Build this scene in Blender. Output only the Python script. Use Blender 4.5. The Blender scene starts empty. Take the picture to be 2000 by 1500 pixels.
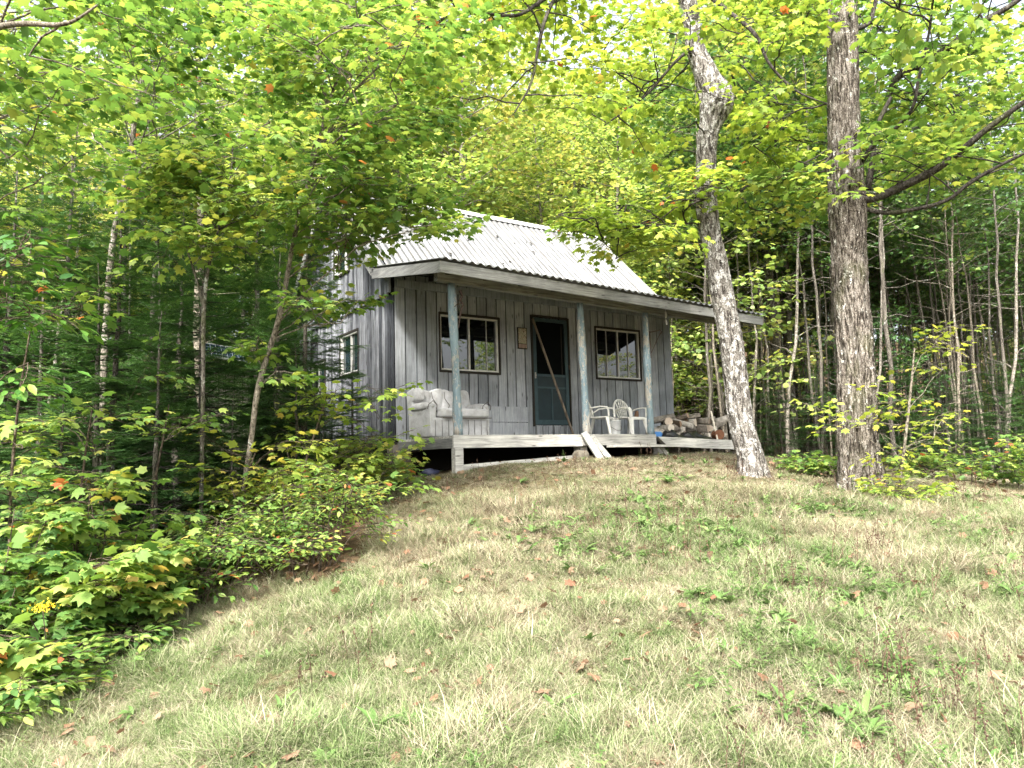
import bpy, bmesh, math, random
import numpy as np
from mathutils import Vector, Matrix
R = math.radians
rng = np.random.default_rng(7)
random.seed(7)
scene = bpy.context.scene
COL = scene.collection

# ---------------------------------------------------------------- camera
FPX = 1445.03                       # focal length in pixels of a 2000 px wide picture
YAW, PITCH, ROLL = R(34.274), R(5.859), R(-1.563)
CAM = np.array([-4.731, -10.043, -0.337])
FW = np.array([math.sin(YAW)*math.cos(PITCH), math.cos(YAW)*math.cos(PITCH), math.sin(PITCH)])
_rt = np.array([math.cos(YAW), -math.sin(YAW), 0.0]); _up = np.cross(_rt, FW)
RT = math.cos(ROLL)*_rt + math.sin(ROLL)*_up
UP = -math.sin(ROLL)*_rt + math.cos(ROLL)*_up
cd = bpy.data.cameras.new('camera'); cam = bpy.data.objects.new('camera', cd); COL.objects.link(cam)
M = Matrix(((RT[0], UP[0], -FW[0], CAM[0]), (RT[1], UP[1], -FW[1], CAM[1]), (RT[2], UP[2], -FW[2], CAM[2]), (0, 0, 0, 1)))
cam.matrix_world = M
cd.sensor_width = 36; cd.lens = 36*FPX/2000; cd.clip_start = .05; cd.clip_end = 600
scene.camera = cam

# ---------------------------------------------------------------- light
SUN = Vector((-0.66, -0.60, 1.02)).normalized()      # direction towards the sun
world = bpy.data.worlds.new("World"); scene.world = world; world.use_nodes = True
wn = world.node_tree; bg = wn.nodes['Background']; sky = wn.nodes.new('ShaderNodeTexSky')
sky.sky_type = 'NISHITA'; sky.sun_disc = False
sky.sun_elevation = math.asin(SUN.z); sky.sun_rotation = math.atan2(SUN.x, SUN.y)
sky.dust_density = 6; sky.air_density = 1.0; sky.ozone_density = .6
# a veil of bright thin cloud over the blue
hs = wn.nodes.new('ShaderNodeHueSaturation'); hs.inputs['Saturation'].default_value = .42; hs.inputs['Value'].default_value = 1.0
wn.links.new(sky.outputs[0], hs.inputs['Color']); wn.links.new(hs.outputs[0], bg.inputs[0]); bg.inputs[1].default_value = .15
sl = bpy.data.lights.new('sun', 'SUN'); sl.energy = 2.9; sl.angle = R(9); sl.color = (1, .965, .90)
so = bpy.data.objects.new('sun', sl); COL.objects.link(so)
so.rotation_euler = SUN.to_track_quat('Z', 'Y').to_euler()
scene.view_settings.view_transform = 'Standard'; scene.view_settings.look = 'None'
scene.view_settings.gamma = 1; scene.view_settings.use_curve_mapping = False
scene.view_settings.exposure = 2.12
scene.render.engine = 'CYCLES'
cy = scene.cycles
cy.max_bounces = 7; cy.diffuse_bounces = 3; cy.glossy_bounces = 2; cy.transmission_bounces = 4
cy.transparent_max_bounces = 4; cy.caustics_reflective = False; cy.caustics_refractive = False
cy.sample_clamp_indirect = 6; cy.use_adaptive_sampling = True; cy.adaptive_threshold = .02; cy.use_denoising = True; cy.denoiser = 'OPENIMAGEDENOISE'; cy.denoising_input_passes = 'RGB_ALBEDO_NORMAL'; cy.denoising_prefilter = 'NONE'
scene.render.film_transparent = False

# ---------------------------------------------------------------- tagging
def tag(o, label=None, cat=None, group=None, kind=None):
    if label: o['label'] = label
    if cat: o['category'] = cat
    if group: o['group'] = group
    if kind: o['kind'] = kind
    return o
def empty(name, loc=(0, 0, 0), rz=0, label=None, cat=None, group=None):
    o = bpy.data.objects.new(name, None); COL.objects.link(o)
    o.location = loc; o.rotation_euler = (0, 0, rz); o.empty_display_size = .2
    return tag(o, label, cat, group)
def copy_tree(o, parent=None):
    kids = list(o.children)
    c = o.copy(); COL.objects.link(c); c.parent = parent
    for ch in kids: copy_tree(ch, c)
    return c

# ---------------------------------------------------------------- maths helpers
def at(px, py, d):
    "world point seen at photo pixel px,py at depth d metres"
    return CAM + (FW + RT*(px-1000)/FPX + UP*(750-py)/FPX)*d
def st(s, t):
    "s metres right and t metres ahead of the camera, on the map"
    return CAM[0]+s*math.cos(YAW)+t*math.sin(YAW), CAM[1]-s*math.sin(YAW)+t*math.cos(YAW)
def norm(v):
    v = np.asarray(v, float); n = np.linalg.norm(v, axis=-1, keepdims=True); return v/np.maximum(n, 1e-9)
def _hash(ix, iy, iz, seed):
    n = (ix*374761393 + iy*668265263 + iz*2147483647 + seed*974634777) & 0xffffffff
    n = ((n ^ (n >> 13))*1274126177) & 0xffffffff
    n = (n ^ (n >> 16)) & 0xffff
    return n/65535.0
def vnoise(p, seed=0):
    p = np.asarray(p, float); i = np.floor(p).astype(np.int64); f = p-i; f = f*f*(3-2*f)
    out = 0
    for dx in (0, 1):
        for dy in (0, 1):
            for dz in (0, 1):
                w = (f[..., 0] if dx else 1-f[..., 0])*(f[..., 1] if dy else 1-f[..., 1])*(f[..., 2] if dz else 1-f[..., 2])
                out = out + w*_hash(i[..., 0]+dx, i[..., 1]+dy, i[..., 2]+dz, seed)
    return out
def fbm(p, seed=0, o=3):
    p = np.asarray(p, float); a, s, t = 1, 0, 0
    for k in range(o):
        s = s+a*vnoise(p*(2**k), seed+k); t += a; a *= .5
    return s/t
def noise2(x, y, sc, seed=0, o=3):
    return fbm(np.stack([np.asarray(x)*sc, np.asarray(y)*sc, np.full(np.shape(x), 3.7)], -1), seed, o)

# ---------------------------------------------------------------- mesh builder
class MB:
    def __init__(s): s.v = []; s.f = []; s.m = []; s.t = []; s.n = 0
    def add(s, vs, fs, mat=0, tint=.5):
        s.v.extend([tuple(map(float, p)) for p in vs])
        for f in fs: s.f.append(tuple(i+s.n for i in f)); s.m.append(mat); s.t.append(tint)
        s.n += len(vs)
    def box(s, x0, y0, z0, x1, y1, z1, mat=0, tint=.5, jit=0):
        vs = [(x0, y0, z0), (x1, y0, z0), (x1, y1, z0), (x0, y1, z0), (x0, y0, z1), (x1, y0, z1), (x1, y1, z1), (x0, y1, z1)]
        if jit: vs = [tuple(c+random.uniform(-jit, jit) for c in p) for p in vs]
        s.add(vs, [(0, 3, 2, 1), (4, 5, 6, 7), (0, 1, 5, 4), (1, 2, 6, 5), (2, 3, 7, 6), (3, 0, 4, 7)], mat, tint)
    def beam(s, a, b, w, h, mat=0, tint=.5, up=(0, 0, 1), taper=1):
        a = np.array(a, float); b = np.array(b, float); d = norm(b-a); u = np.array(up, float)
        x = norm(np.cross(d, u)); y = np.cross(x, d)
        vs = []
        for p, k in ((a, 1), (b, taper)):
            for sx, sy in ((-1, -1), (1, -1), (1, 1), (-1, 1)): vs.append(p+x*sx*w/2*k+y*sy*h/2*k)
        s.add(vs, [(0, 3, 2, 1), (4, 5, 6, 7), (0, 1, 5, 4), (1, 2, 6, 5), (2, 3, 7, 6), (3, 0, 4, 7)], mat, tint)
    def tube(s, pts, rad, n=6, mat=0, tint=.5, cap=True, rough=0, seed=0):
        pts = np.array(pts, float); k = len(pts)
        rad = np.full(k, rad) if np.isscalar(rad) else np.array(rad, float)
        d = norm(np.gradient(pts, axis=0)); ref = np.array([0, 0, 1.]) if abs(d[0][2]) < .9 else np.array([1., 0, 0])
        x = norm(np.cross(d[0], ref)); vs = []
        for i in range(k):
            x = norm(x-d[i]*(x@d[i])); y = np.cross(d[i], x)
            for j in range(n):
                a = 2*math.pi*j/n; r = rad[i]
                if rough: r *= 1+rough*(random.random()-.5)
                vs.append(pts[i]+(x*math.cos(a)+y*math.sin(a))*r)
        fs = [(i*n+j, i*n+(j+1) % n, (i+1)*n+(j+1) % n, (i+1)*n+j) for i in range(k-1) for j in range(n)]
        if cap: fs += [tuple(reversed(range(n))), tuple(range((k-1)*n, k*n))]
        s.add(vs, fs, mat, tint)
    def rbox(s, c, size, e=.35, n=10, mat=0, tint=.5, noise=0, rot=None, seed=0, fn=None):
        "soft box: cube sphere-ised by e, with noise"
        vs, fs, idx = [], [], {}
        g = np.linspace(-1, 1, n)
        def vid(p):
            key = tuple(np.round(p, 5))
            if key not in idx: idx[key] = len(vs); vs.append(p)
            return idx[key]
        for ax in range(3):
            for sg in (-1, 1):
                for i in range(n-1):
                    for j in range(n-1):
                        q = []
                        for a, b in ((i, j), (i+1, j), (i+1, j+1), (i, j+1)):
                            p = [0, 0, 0]; p[ax] = sg; p[(ax+1) % 3] = g[a]; p[(ax+2) % 3] = g[b]; q.append(vid(p))
                        fs.append(tuple(q) if sg > 0 else tuple(reversed(q)))
        v = np.array(vs, float)
        m = np.linalg.norm(v, ord=1/e*1.0 if e > 0 else np.inf, axis=1)[:, None]
        v = v/np.maximum(m, 1e-6)
        v = v*np.array(size)/2
        if noise: v = v+norm(v)*((fbm(v*6+seed*3.1, seed)-.5)*2*noise)[:, None]
        if fn is not None: v = fn(v)
        if rot is not None: v = v@np.array(rot).T
        s.add(v+np.array(c), fs, mat, tint)
    def build(s, name, mats, parent=None, smooth=False, loc=None):
        me = bpy.data.meshes.new(name); me.from_pydata(s.v, [], s.f)
        for m in (mats if isinstance(mats, (list, tuple)) else [mats]): me.materials.append(m)
        me.polygons.foreach_set('material_index', s.m)
        a = me.attributes.new('tint', 'FLOAT', 'FACE'); a.data.foreach_set('value', s.t)
        if smooth: me.polygons.foreach_set('use_smooth', [True]*len(s.f))
        me.update()
        o = bpy.data.objects.new(name, me); COL.objects.link(o); o.parent = parent
        if loc is not None: o.location = loc
        return o

def np_mesh(name, verts, tris, tint=None, mat=None, smooth=False, k=3):
    me = bpy.data.meshes.new(name)
    nv, nt = len(verts), len(tris)
    me.vertices.add(nv); me.vertices.foreach_set('co', np.ascontiguousarray(verts, np.float32).ravel())
    me.loops.add(nt*k); me.loops.foreach_set('vertex_index', np.ascontiguousarray(tris, np.int32).ravel())
    me.polygons.add(nt); me.polygons.foreach_set('loop_start', np.arange(0, nt*k, k, dtype=np.int32))
    me.polygons.foreach_set('loop_total', np.full(nt, k, np.int32))
    if smooth: me.polygons.foreach_set('use_smooth', np.ones(nt, bool))
    me.update(calc_edges=True)
    if tint is not None:
        a = me.attributes.new('tint', 'FLOAT', 'FACE'); a.data.foreach_set('value', np.ascontiguousarray(tint, np.float32))
    if mat: me.materials.append(mat)
    return me
def link(name, me, parent=None):
    o = bpy.data.objects.new(name, me); COL.objects.link(o); o.parent = parent; return o

# ---------------------------------------------------------------- materials
class NT:
    def __init__(s, name):
        s.m = bpy.data.materials.new(name); s.m.use_nodes = True; s.t = s.m.node_tree; s.t.nodes.clear()
        s.out = s.t.nodes.new('ShaderNodeOutputMaterial')
    def n(s, kind, **kw):
        nd = s.t.nodes.new(kind)
        for k, v in kw.items():
            if k.startswith('_'): setattr(nd, k[1:], v)
            else:
                key = k.replace('__', ' ')
                sock = nd.inputs[int(key[1:])] if key[0] == 'i' and key[1:].isdigit() else nd.inputs[key]
                s.set(sock, v)
        return nd
    def set(s, sock, v):
        if isinstance(v, bpy.types.NodeSocket): s.t.links.new(v, sock)
        elif isinstance(v, bpy.types.Node): s.t.links.new(v.outputs[0], sock)
        else: sock.default_value = v
    def ramp(s, fac, stops, interp='LINEAR'):
        nd = s.t.nodes.new('ShaderNodeValToRGB'); e = nd.color_ramp.elements; nd.color_ramp.interpolation = interp
        while len(e) > 1: e.remove(e[-1])
        for i, (p, c) in enumerate(stops):
            el = e[0] if i == 0 else e.new(p)
            el.position = p; el.color = (*c, 1) if len(c) == 3 else c
        s.set(nd.inputs[0], fac); return nd.outputs[0]
    def mix(s, fac, a, b, mode='MIX'):
        nd = s.t.nodes.new('ShaderNodeMix'); nd.data_type = 'RGBA'; nd.blend_type = mode
        s.set(nd.inputs[0], fac); s.set(nd.inputs[6], a if not isinstance(a, tuple) else (*a, 1)[:4]); s.set(nd.inputs[7], b if not isinstance(b, tuple) else (*b, 1)[:4])
        return nd.outputs[2]
    def math(s, op, a, b=0.0):
        nd = s.t.nodes.new('ShaderNodeMath'); nd.operation = op; s.set(nd.inputs[0], a); s.set(nd.inputs[1], b); return nd.outputs[0]
    def coord(s, kind='Object', scale=(1, 1, 1), rot=(0, 0, 0)):
        c = s.t.nodes.new('ShaderNodeTexCoord'); mp = s.t.nodes.new('ShaderNodeMapping')
        s.t.links.new(c.outputs[kind], mp.inputs[0]); mp.inputs['Scale'].default_value = scale; mp.inputs['Rotation'].default_value = rot
        return mp.outputs[0]
    def noise(s, vec, scale, detail=4, rough=.6, dist=0):
        nd = s.t.nodes.new('ShaderNodeTexNoise'); s.set(nd.inputs['Vector'], vec); nd.inputs['Scale'].default_value = scale
        nd.inputs['Detail'].default_value = detail; nd.inputs['Roughness'].default_value = rough; nd.inputs['Distortion'].default_value = dist
        return nd.outputs[0]
    def attr(s, name, kind='GEOMETRY'):
        nd = s.t.nodes.new('ShaderNodeAttribute'); nd.attribute_name = name; nd.attribute_type = kind; return nd.outputs['Fac']
    def bump(s, h, strength=.5, dist=.02):
        nd = s.t.nodes.new('ShaderNodeBump'); s.set(nd.inputs['Height'], h); nd.inputs['Strength'].default_value = strength; nd.inputs['Distance'].default_value = dist
        return nd.outputs[0]
    def bsdf(s, col, rough=.8, spec=.3, normal=None, metal=0, **kw):
        p = s.t.nodes.new('ShaderNodeBsdfPrincipled'); s.set(p.inputs['Base Color'], col if not isinstance(col, tuple) else (*col, 1)[:4])
        s.set(p.inputs['Roughness'], rough); s.set(p.inputs['Specular IOR Level'], spec); s.set(p.inputs['Metallic'], metal)
        if normal is not None: s.set(p.inputs['Normal'], normal)
        for k, v in kw.items(): s.set(p.inputs[k.replace('_', ' ')], v)
        return p.outputs[0]
    def done(s, sh): s.t.links.new(sh, s.out.inputs[0]); return s.m

def leaf_mat(name, stops, trans=.5, shift=.16, gloss=.35, tb=1.25):
    n = NT(name)
    oi = n.n('ShaderNodeObjectInfo')
    r = n.math('ADD', n.attr('tint'), n.math('MULTIPLY', n.math('SUBTRACT', oi.outputs['Random'], .5), shift))
    c = n.ramp(r, stops)
    d = n.bsdf(c, .5, gloss)
    tcol = n.mix(1.0, c, (tb*1.05, tb, tb*.60), 'MULTIPLY')
    t = n.n('ShaderNodeBsdfTranslucent', Color=tcol)
    m = n.n('ShaderNodeMixShader', i0=trans, i1=d, i2=t)
    return n.done(m.outputs[0])
GREEN = [(0, (.05, .12, .035)), (.35, (.10, .20, .05)), (.6, (.20, .31, .075)), (.8, (.33, .42, .11)), (.94, (.46, .46, .12)), (.985, (.50, .30, .10)), (1, (.40, .13, .06))]
M = {}
M['leaf'] = leaf_mat('maple_leaf', GREEN)
M['leaf_yellow'] = leaf_mat('yellowing_leaf', [(0, (.11, .20, .04)), (.4, (.24, .34, .06)), (.7, (.39, .44, .09)), (.9, (.55, .48, .12)), (.97, (.5, .26, .08)), (1, (.42, .12, .05))])
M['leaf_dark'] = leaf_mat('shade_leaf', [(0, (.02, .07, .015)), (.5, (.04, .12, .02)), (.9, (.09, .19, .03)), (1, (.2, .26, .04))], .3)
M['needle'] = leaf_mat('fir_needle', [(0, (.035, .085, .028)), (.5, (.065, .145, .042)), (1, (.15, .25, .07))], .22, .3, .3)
M['wood_leaf'] = leaf_mat('shaded_wood_leaf', [(0, (.035, .085, .03)), (.45, (.065, .14, .04)), (.8, (.12, .21, .055)), (1, (.24, .30, .09))], .35, .35)  # leaf green darkened in the colour to stand in for canopy shade
M['far_leaf'] = leaf_mat('far_leaf', [(0, (.07, .14, .04)), (.35, (.15, .25, .07)), (.65, (.30, .40, .12)), (.9, (.50, .55, .19)), (1, (.54, .48, .18))], .5, .35)

def bark_mat(name, stops, lich=(.62, .62, .58), lich_at=.62, scale=1.0, bump=1.0, moss=0):
    n = NT(name)
    v = n.coord('Object', (9*scale, 9*scale, 1.6*scale)); v2 = n.coord('Object', (1, 1, .7))
    a = n.noise(v, 2.2, 8, .72, .6)
    c = n.ramp(a, stops)
    b = n.noise(v2, 8*scale, 8, .74, .4)
    l = n.ramp(b, [(lich_at-.01, (0, 0, 0)), (lich_at+.02, (1, 1, 1))])
    c2 = n.mix(l, c, lich)
    fine = n.noise(v2, 46*scale, 5, .75)
    c2 = n.mix(.85, c2, n.ramp(fine, [(.41, (.12, .11, .10)), (.5, (.8, .79, .77)), (.62, (1.2, 1.2, 1.2))]), 'MULTIPLY')
    if moss:
        g = n.ramp(n.noise(v2, 3, 4), [(.55, (0, 0, 0)), (.66, (1, 1, 1))]); c2 = n.mix(n.math('MULTIPLY', g, moss), c2, (.10, .13, .03))
    h = n.math('ADD', n.math('MULTIPLY', a, 1.0), n.math('MULTIPLY', fine, .35))
    return n.done(n.bsdf(c2, .92, .1, n.bump(h, .8*bump, .03)))
M['bark_big'] = bark_mat('maple_bark', [(.40, (.022, .018, .015)), (.47, (.10, .085, .07)), (.54, (.22, .195, .17)), (.64, (.34, .315, .285))], scale=1.7, lich_at=.60, moss=.15)
M['bark_spot'] = bark_mat('lichen_spotted_bark', [(.40, (.03, .026, .023)), (.47, (.11, .10, .09)), (.55, (.24, .225, .205))], (.46, .455, .44), .535, 1.5)
M['bark_dark'] = bark_mat('dark_branch_bark', [(.3, (.02, .018, .016)), (.55, (.07, .062, .055)), (.8, (.16, .15, .14))], (.35, .36, .33), .66, moss=.2)
M['bark_pale'] = bark_mat('pale_sapling_bark', [(.3, (.10, .085, .065)), (.55, (.22, .195, .155)), (.8, (.32, .29, .25))], (.5, .5, .45), .62)
M['bark_birch'] = bark_mat('pale_birch_bark', [(.3, (.08, .068, .055)), (.5, (.26, .235, .20)), (.8, (.42, .39, .34))], (.48, .46, .42), .58)
M['bark_twig'] = bark_mat('twig_bark', [(.3, (.06, .045, .035)), (.6, (.15, .12, .09))], (.25, .22, .19), .7)
M['bark_grey'] = bark_mat('grey_brown_bark', [(.3, (.05, .045, .038)), (.55, (.15, .135, .115)), (.8, (.24, .22, .19))], (.4, .41, .37), .6, moss=.3)

def wood_mat(name, lo, hi, streak=(30, 30, 1.2), var=.35, dark=(.03, .028, .026), bump=.35, knots=True, spec=.15, axis='z'):
    "weathered timber: grain along one axis, board tint, knots and stains"
    n = NT(name)
    sc = {'z': (28, 28, 1.3), 'x': (1.3, 28, 28), 'y': (28, 1.3, 28)}[axis]
    v = n.coord('Object', sc); v2 = n.coord('Object')
    g = n.noise(v, 1.6, 7, .7, .8)
    t = n.attr('tint')
    base = n.mix(t, (*lo, 1), (*hi, 1))
    c = n.mix(var, base, n.ramp(g, [(.36, (.10, .10, .11)), (.47, (.72, .72, .73)), (.60, (1.35, 1.35, 1.35))]), 'MULTIPLY')
    big = n.noise(v2, 1.7, 4, .6)
    c = n.mix(.5, c, n.ramp(big, [(.38, (.55, .56, .56)), (.6, (1.2, 1.2, 1.18))]), 'MULTIPLY')
    if knots:
        vo = n.n('ShaderNodeTexVoronoi', Vector=n.coord('Object', {'z': (9, 9, 2.4), 'x': (2.4, 9, 9), 'y': (9, 2.4, 9)}[axis]), Scale=1.0)
        kf = n.ramp(vo.outputs['Distance'], [(.05, (1, 1, 1)), (.13, (0, 0, 0))])
        c = n.mix(n.math('MULTIPLY', kf, .75), c, (*dark, 1))
    fine = n.noise(v, 9, 3, .6)
    return n.done(n.bsdf(c, .85, spec, n.bump(n.math('ADD', g, n.math('MULTIPLY', fine, .4)), bump, .012)))
M['wall'] = wood_mat('weathered_wall_boards', (.225, .24, .26), (.35, .365, .39))
M['wall_rough'] = wood_mat('rough_grey_side_boards', (.06, .064, .075), (.30, .31, .335), var=.9, bump=1.0)
M['fascia'] = wood_mat('grey_fascia_board', (.15, .15, .148), (.25, .25, .245), axis='x', var=.5)
M['fascia_y'] = wood_mat('grey_rake_board', (.15, .15, .148), (.25, .25, .245), axis='y', var=.5)
M['beam'] = wood_mat('grey_beam_wood', (.17, .17, .155), (.28, .275, .25), axis='x', var=.6)
M['deck'] = wood_mat('weathered_deck_boards', (.34, .33, .30), (.48, .47, .44), axis='x', var=.55)
M['old_wood'] = wood_mat('old_brown_plank', (.16, .12, .09), (.28, .23, .18), var=.6)
M['shed_wood'] = wood_mat('shed_boards', (.30, .27, .22), (.42, .38, .32), var=.5)

def plain(name, col, rough=.7, spec=.3, metal=0, nscale=6, var=.25, bump=.1):
    n = NT(name); v = n.coord('Object'); a = n.noise(v, nscale, 5, .65)
    c = n.mix(var, (*col, 1), n.ramp(a, [(.3, (.45, .44, .42)), (.7, (1.25, 1.25, 1.25))]), 'MULTIPLY')
    return n.done(n.bsdf(c, rough, spec, n.bump(n.noise(v, nscale*6, 3), bump, .01), metal))
M['black'] = plain('dark_void', (.006, .006, .006), .95, .02)
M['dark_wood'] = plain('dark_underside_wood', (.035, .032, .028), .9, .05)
M['alu'] = plain('aluminium_window_frame', (.58, .57, .54), .45, .5, .2, 20, .3)
M['white_plastic'] = plain('white_chair_plastic', (.72, .71, .67), .4, .4, 0, 9, .22)
M['white_paint'] = plain('dull_white_paint', (.55, .55, .53), .6, .3, 0, 8, .3)
M['bucket'] = plain('dull_pail', (.52, .53, .53), .5, .4, 0, 14, .4)
M['teal'] = plain('dark_teal_door_paint', (.014, .028, .034), .5, .35, 0, 8, .4)
M['teal_lite'] = plain('teal_door_frame', (.035, .065, .075), .5, .35, 0, 10, .45)
M['screen'] = plain('door_screen', (.004, .005, .005), .8, .02)
M['concrete'] = plain('concrete_block', (.25, .22, .19), .95, .1, 0, 12, .5, .6)
M['iron'] = plain('rusty_iron', (.07, .045, .035), .7, .4, .3, 20, .6)
M['brass'] = plain('worn_metal_latch', (.45, .43, .40), .4, .5, .6)
M['tarp'] = plain('black_plastic_sheet', (.010, .010, .011), .28, .5, 0, 4, .3)
M['blue'] = plain('blue_plastic', (.05, .17, .42), .45, .4)
M['pipe'] = plain('galvanised_stovepipe', (.55, .54, .52), .4, .5, .5, 8, .3)
M['brown_cloth'] = plain('brown_cloth', (.20, .12, .08), .9, .1, 0, 20, .5, .4)
M['bare_wood'] = plain('pale_tool_handle', (.55, .50, .42), .6, .3, 0, 20, .3)
# glass: nearly black room behind reflective panes
n = NT('dark_window_glass'); M['glass'] = n.done(n.bsdf((.004, .005, .006), .02, .5, None, 0, IOR=2.0))
n = NT('side_window_glass'); M['glass_side'] = n.done(n.bsdf((.010, .022, .024), .08, .5, None, 0, IOR=1.7))
# blue peeling post paint
n = NT('peeling_blue_post_paint'); v = n.coord('Object', (1, 1, .45)); a = n.noise(v, 34, 8, .75, .5); b = n.noise(v, 5, 4)
peel = n.ramp(n.math('ADD', n.math('MULTIPLY', a, .7), n.math('MULTIPLY', b, .5)), [(.60, (0, 0, 0)), (.64, (1, 1, 1))])
blue = n.ramp(n.noise(n.coord('Object', (3, 3, .6)), 12, 4), [(.3, (.13, .185, .215)), (.7, (.235, .305, .34))])
woodc = n.ramp(n.noise(n.coord('Object', (30, 30, 1.5)), 2, 5), [(.3, (.26, .23, .20)), (.7, (.50, .48, .44))])
M['post'] = n.done(n.bsdf(n.mix(peel, blue, woodc), .7, .25, n.bump(peel, .5, .006)))
# corrugated roofing
n = NT('corrugated_roofing'); v = n.coord('Object', (1.2, .7, .7)); a = n.noise(v, 3, 6, .65); v2 = n.coord('Object', (14, .6, .6))
c = n.mix(.45, n.ramp(a, [(.38, (.095, .098, .10)), (.6, (.165, .168, .17))]), n.ramp(n.noise(v2, 2, 4), [(.40, (.55, .55, .55)), (.6, (1.1, 1.1, 1.1))]), 'MULTIPLY')
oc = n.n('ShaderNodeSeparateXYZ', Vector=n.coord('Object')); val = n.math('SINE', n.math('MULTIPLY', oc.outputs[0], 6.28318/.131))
c = n.mix(n.ramp(val, [(0, (.32, .32, .32)), (.35, (0, 0, 0))]), c, (.13, .13, .13, 1))  # valley stripes: rib shading painted into the roof colour
lap = n.math('FRACT', n.math('DIVIDE', oc.outputs[0], .917)); lapl = n.ramp(lap, [(0, (.75, .75, .75)), (.018, (.75, .75, .75)), (.03, (0, 0, 0))])
c = n.mix(lapl, c, (.045, .042, .04, 1))
rs = n.ramp(n.noise(n.coord('Object', (6, .5, .5)), 2.2, 5, .7), [(.56, (0, 0, 0)), (.70, (.75, .75, .75))])
c = n.mix(rs, c, (.105, .085, .06, 1))
sp = n.ramp(n.noise(n.coord('Object'), 16, 3, .5), [(.73, (0, 0, 0)), (.76, (1, 1, 1))])
c = n.mix(sp, c, (.10, .095, .09, 1))
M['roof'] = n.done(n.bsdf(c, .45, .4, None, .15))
# sofa cloth
n = NT('off_white_sofa_cloth'); v = n.coord('Object'); a = n.noise(v, 7, 6, .65)
c = n.ramp(a, [(.36, (.34, .335, .33)), (.5, (.44, .44, .445)), (.7, (.50, .50, .51))])
M['sofa'] = n.done(n.bsdf(c, .95, .1, n.bump(n.noise(v, 22, 5, .7), .6, .02)))
# firewood
n = NT('firewood_bark'); v = n.coord('Object', (12, 12, 2)); oi = n.n('ShaderNodeObjectInfo')
c = n.mix(oi.outputs['Random'], (.10, .075, .055, 1), (.42, .40, .36, 1))
c = n.mix(.7, c, n.ramp(n.noise(v, 2, 6, .7), [(.3, (.3, .29, .28)), (.65, (1.3, 1.3, 1.3))]), 'MULTIPLY')
M['log_bark'] = n.done(n.bsdf(c, .9, .1, n.bump(n.noise(v, 3, 5), .7, .02)))
n = NT('firewood_cut_end'); oi = n.n('ShaderNodeObjectInfo'); w = n.noise(n.coord('Object'), 30, 4)
c = n.mix(oi.outputs['Random'], (.24, .16, .11, 1), (.46, .42, .36, 1)); c = n.mix(.4, c, n.ramp(w, [(.3, (.5, .5, .5)), (.7, (1.2, 1.2, 1.2))]), 'MULTIPLY')
M['log_end'] = n.done(n.bsdf(c, .9, .1))
# ================================================================ GROUND
_gp = np.array([(0,0,-1.95),(0,-6,-2.6),(-5,0,-2.15),(5,0,-1.85),(0,4,-1.5),(-3,4,-1.78),(4,4,-1.45),(0,7,-.95),(-2.5,7,-1.27),(-5,8,-1.65),(-9,9,-1.9),
 (-.7,9.6,-.45),(1.2,10.9,-.40),(3.5,12.5,-.30),(2.9,9.1,-.63),(4.15,8.8,-.83),(7,10,-.92),(9,13,-1.05),(-1.74,10.96,-.56),(-4.2,14.5,-.95),(3.1,14.3,-.45),(.7,17.8,-.65),
 (-9,16,-1.6),(0,25,-.6),(12,22,-1.15),(-15,25,-1.2),(0,45,3),(25,45,1.5),(-25,45,3),(0,80,12),(50,80,8),(-50,80,10),(-30,0,-2.3),(30,0,-2.2),(0,-40,-4),(50,-40,-4),(-50,-40,-4),(90,40,3),(-90,40,4),(0,150,24)], float)
def _U(r2): return np.where(r2 > 1e-9, r2*np.log(np.maximum(r2, 1e-9)), 0)
_P = _gp[:, :2]; _K = _U(((_P[:, None]-_P[None])**2).sum(-1))+np.eye(len(_P))*2.0
_L = np.block([[_K, np.c_[np.ones(len(_P)), _P]], [np.c_[np.ones(len(_P)), _P].T, np.zeros((3, 3))]])
_w = np.linalg.solve(_L, np.r_[_gp[:, 2], 0, 0, 0])
CY, SY = math.cos(YAW), math.sin(YAW)
def to_st(x, y):
    dx = np.asarray(x)-CAM[0]; dy = np.asarray(y)-CAM[1]; return dx*CY-dy*SY, dx*SY+dy*CY
def gz(x, y):
    s, t = to_st(x, y); q = np.stack([s, t], -1)
    z = _U(((q[..., None, :]-_P)**2).sum(-1))@_w[:-3]+_w[-3]+q@_w[-2:]
    x = np.asarray(x, float); y = np.asarray(y, float)
    return z+(noise2(x, y, .9, 3, 2)-.5)*.10+(noise2(x, y, 3.1, 5, 2)-.5)*.04
def gzf(x, y): return float(gz(np.array([x]), np.array([y]))[0])
def ground_hit(px, py):
    d = np.linspace(2.5, 40, 400); p = np.array([at(px, py, k) for k in d]); g = gz(p[:, 0], p[:, 1])
    i = np.argmax(p[:, 2] < g); return (p[i], d[i]) if (p[:, 2] < g).any() else (p[-1], d[-1])

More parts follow.
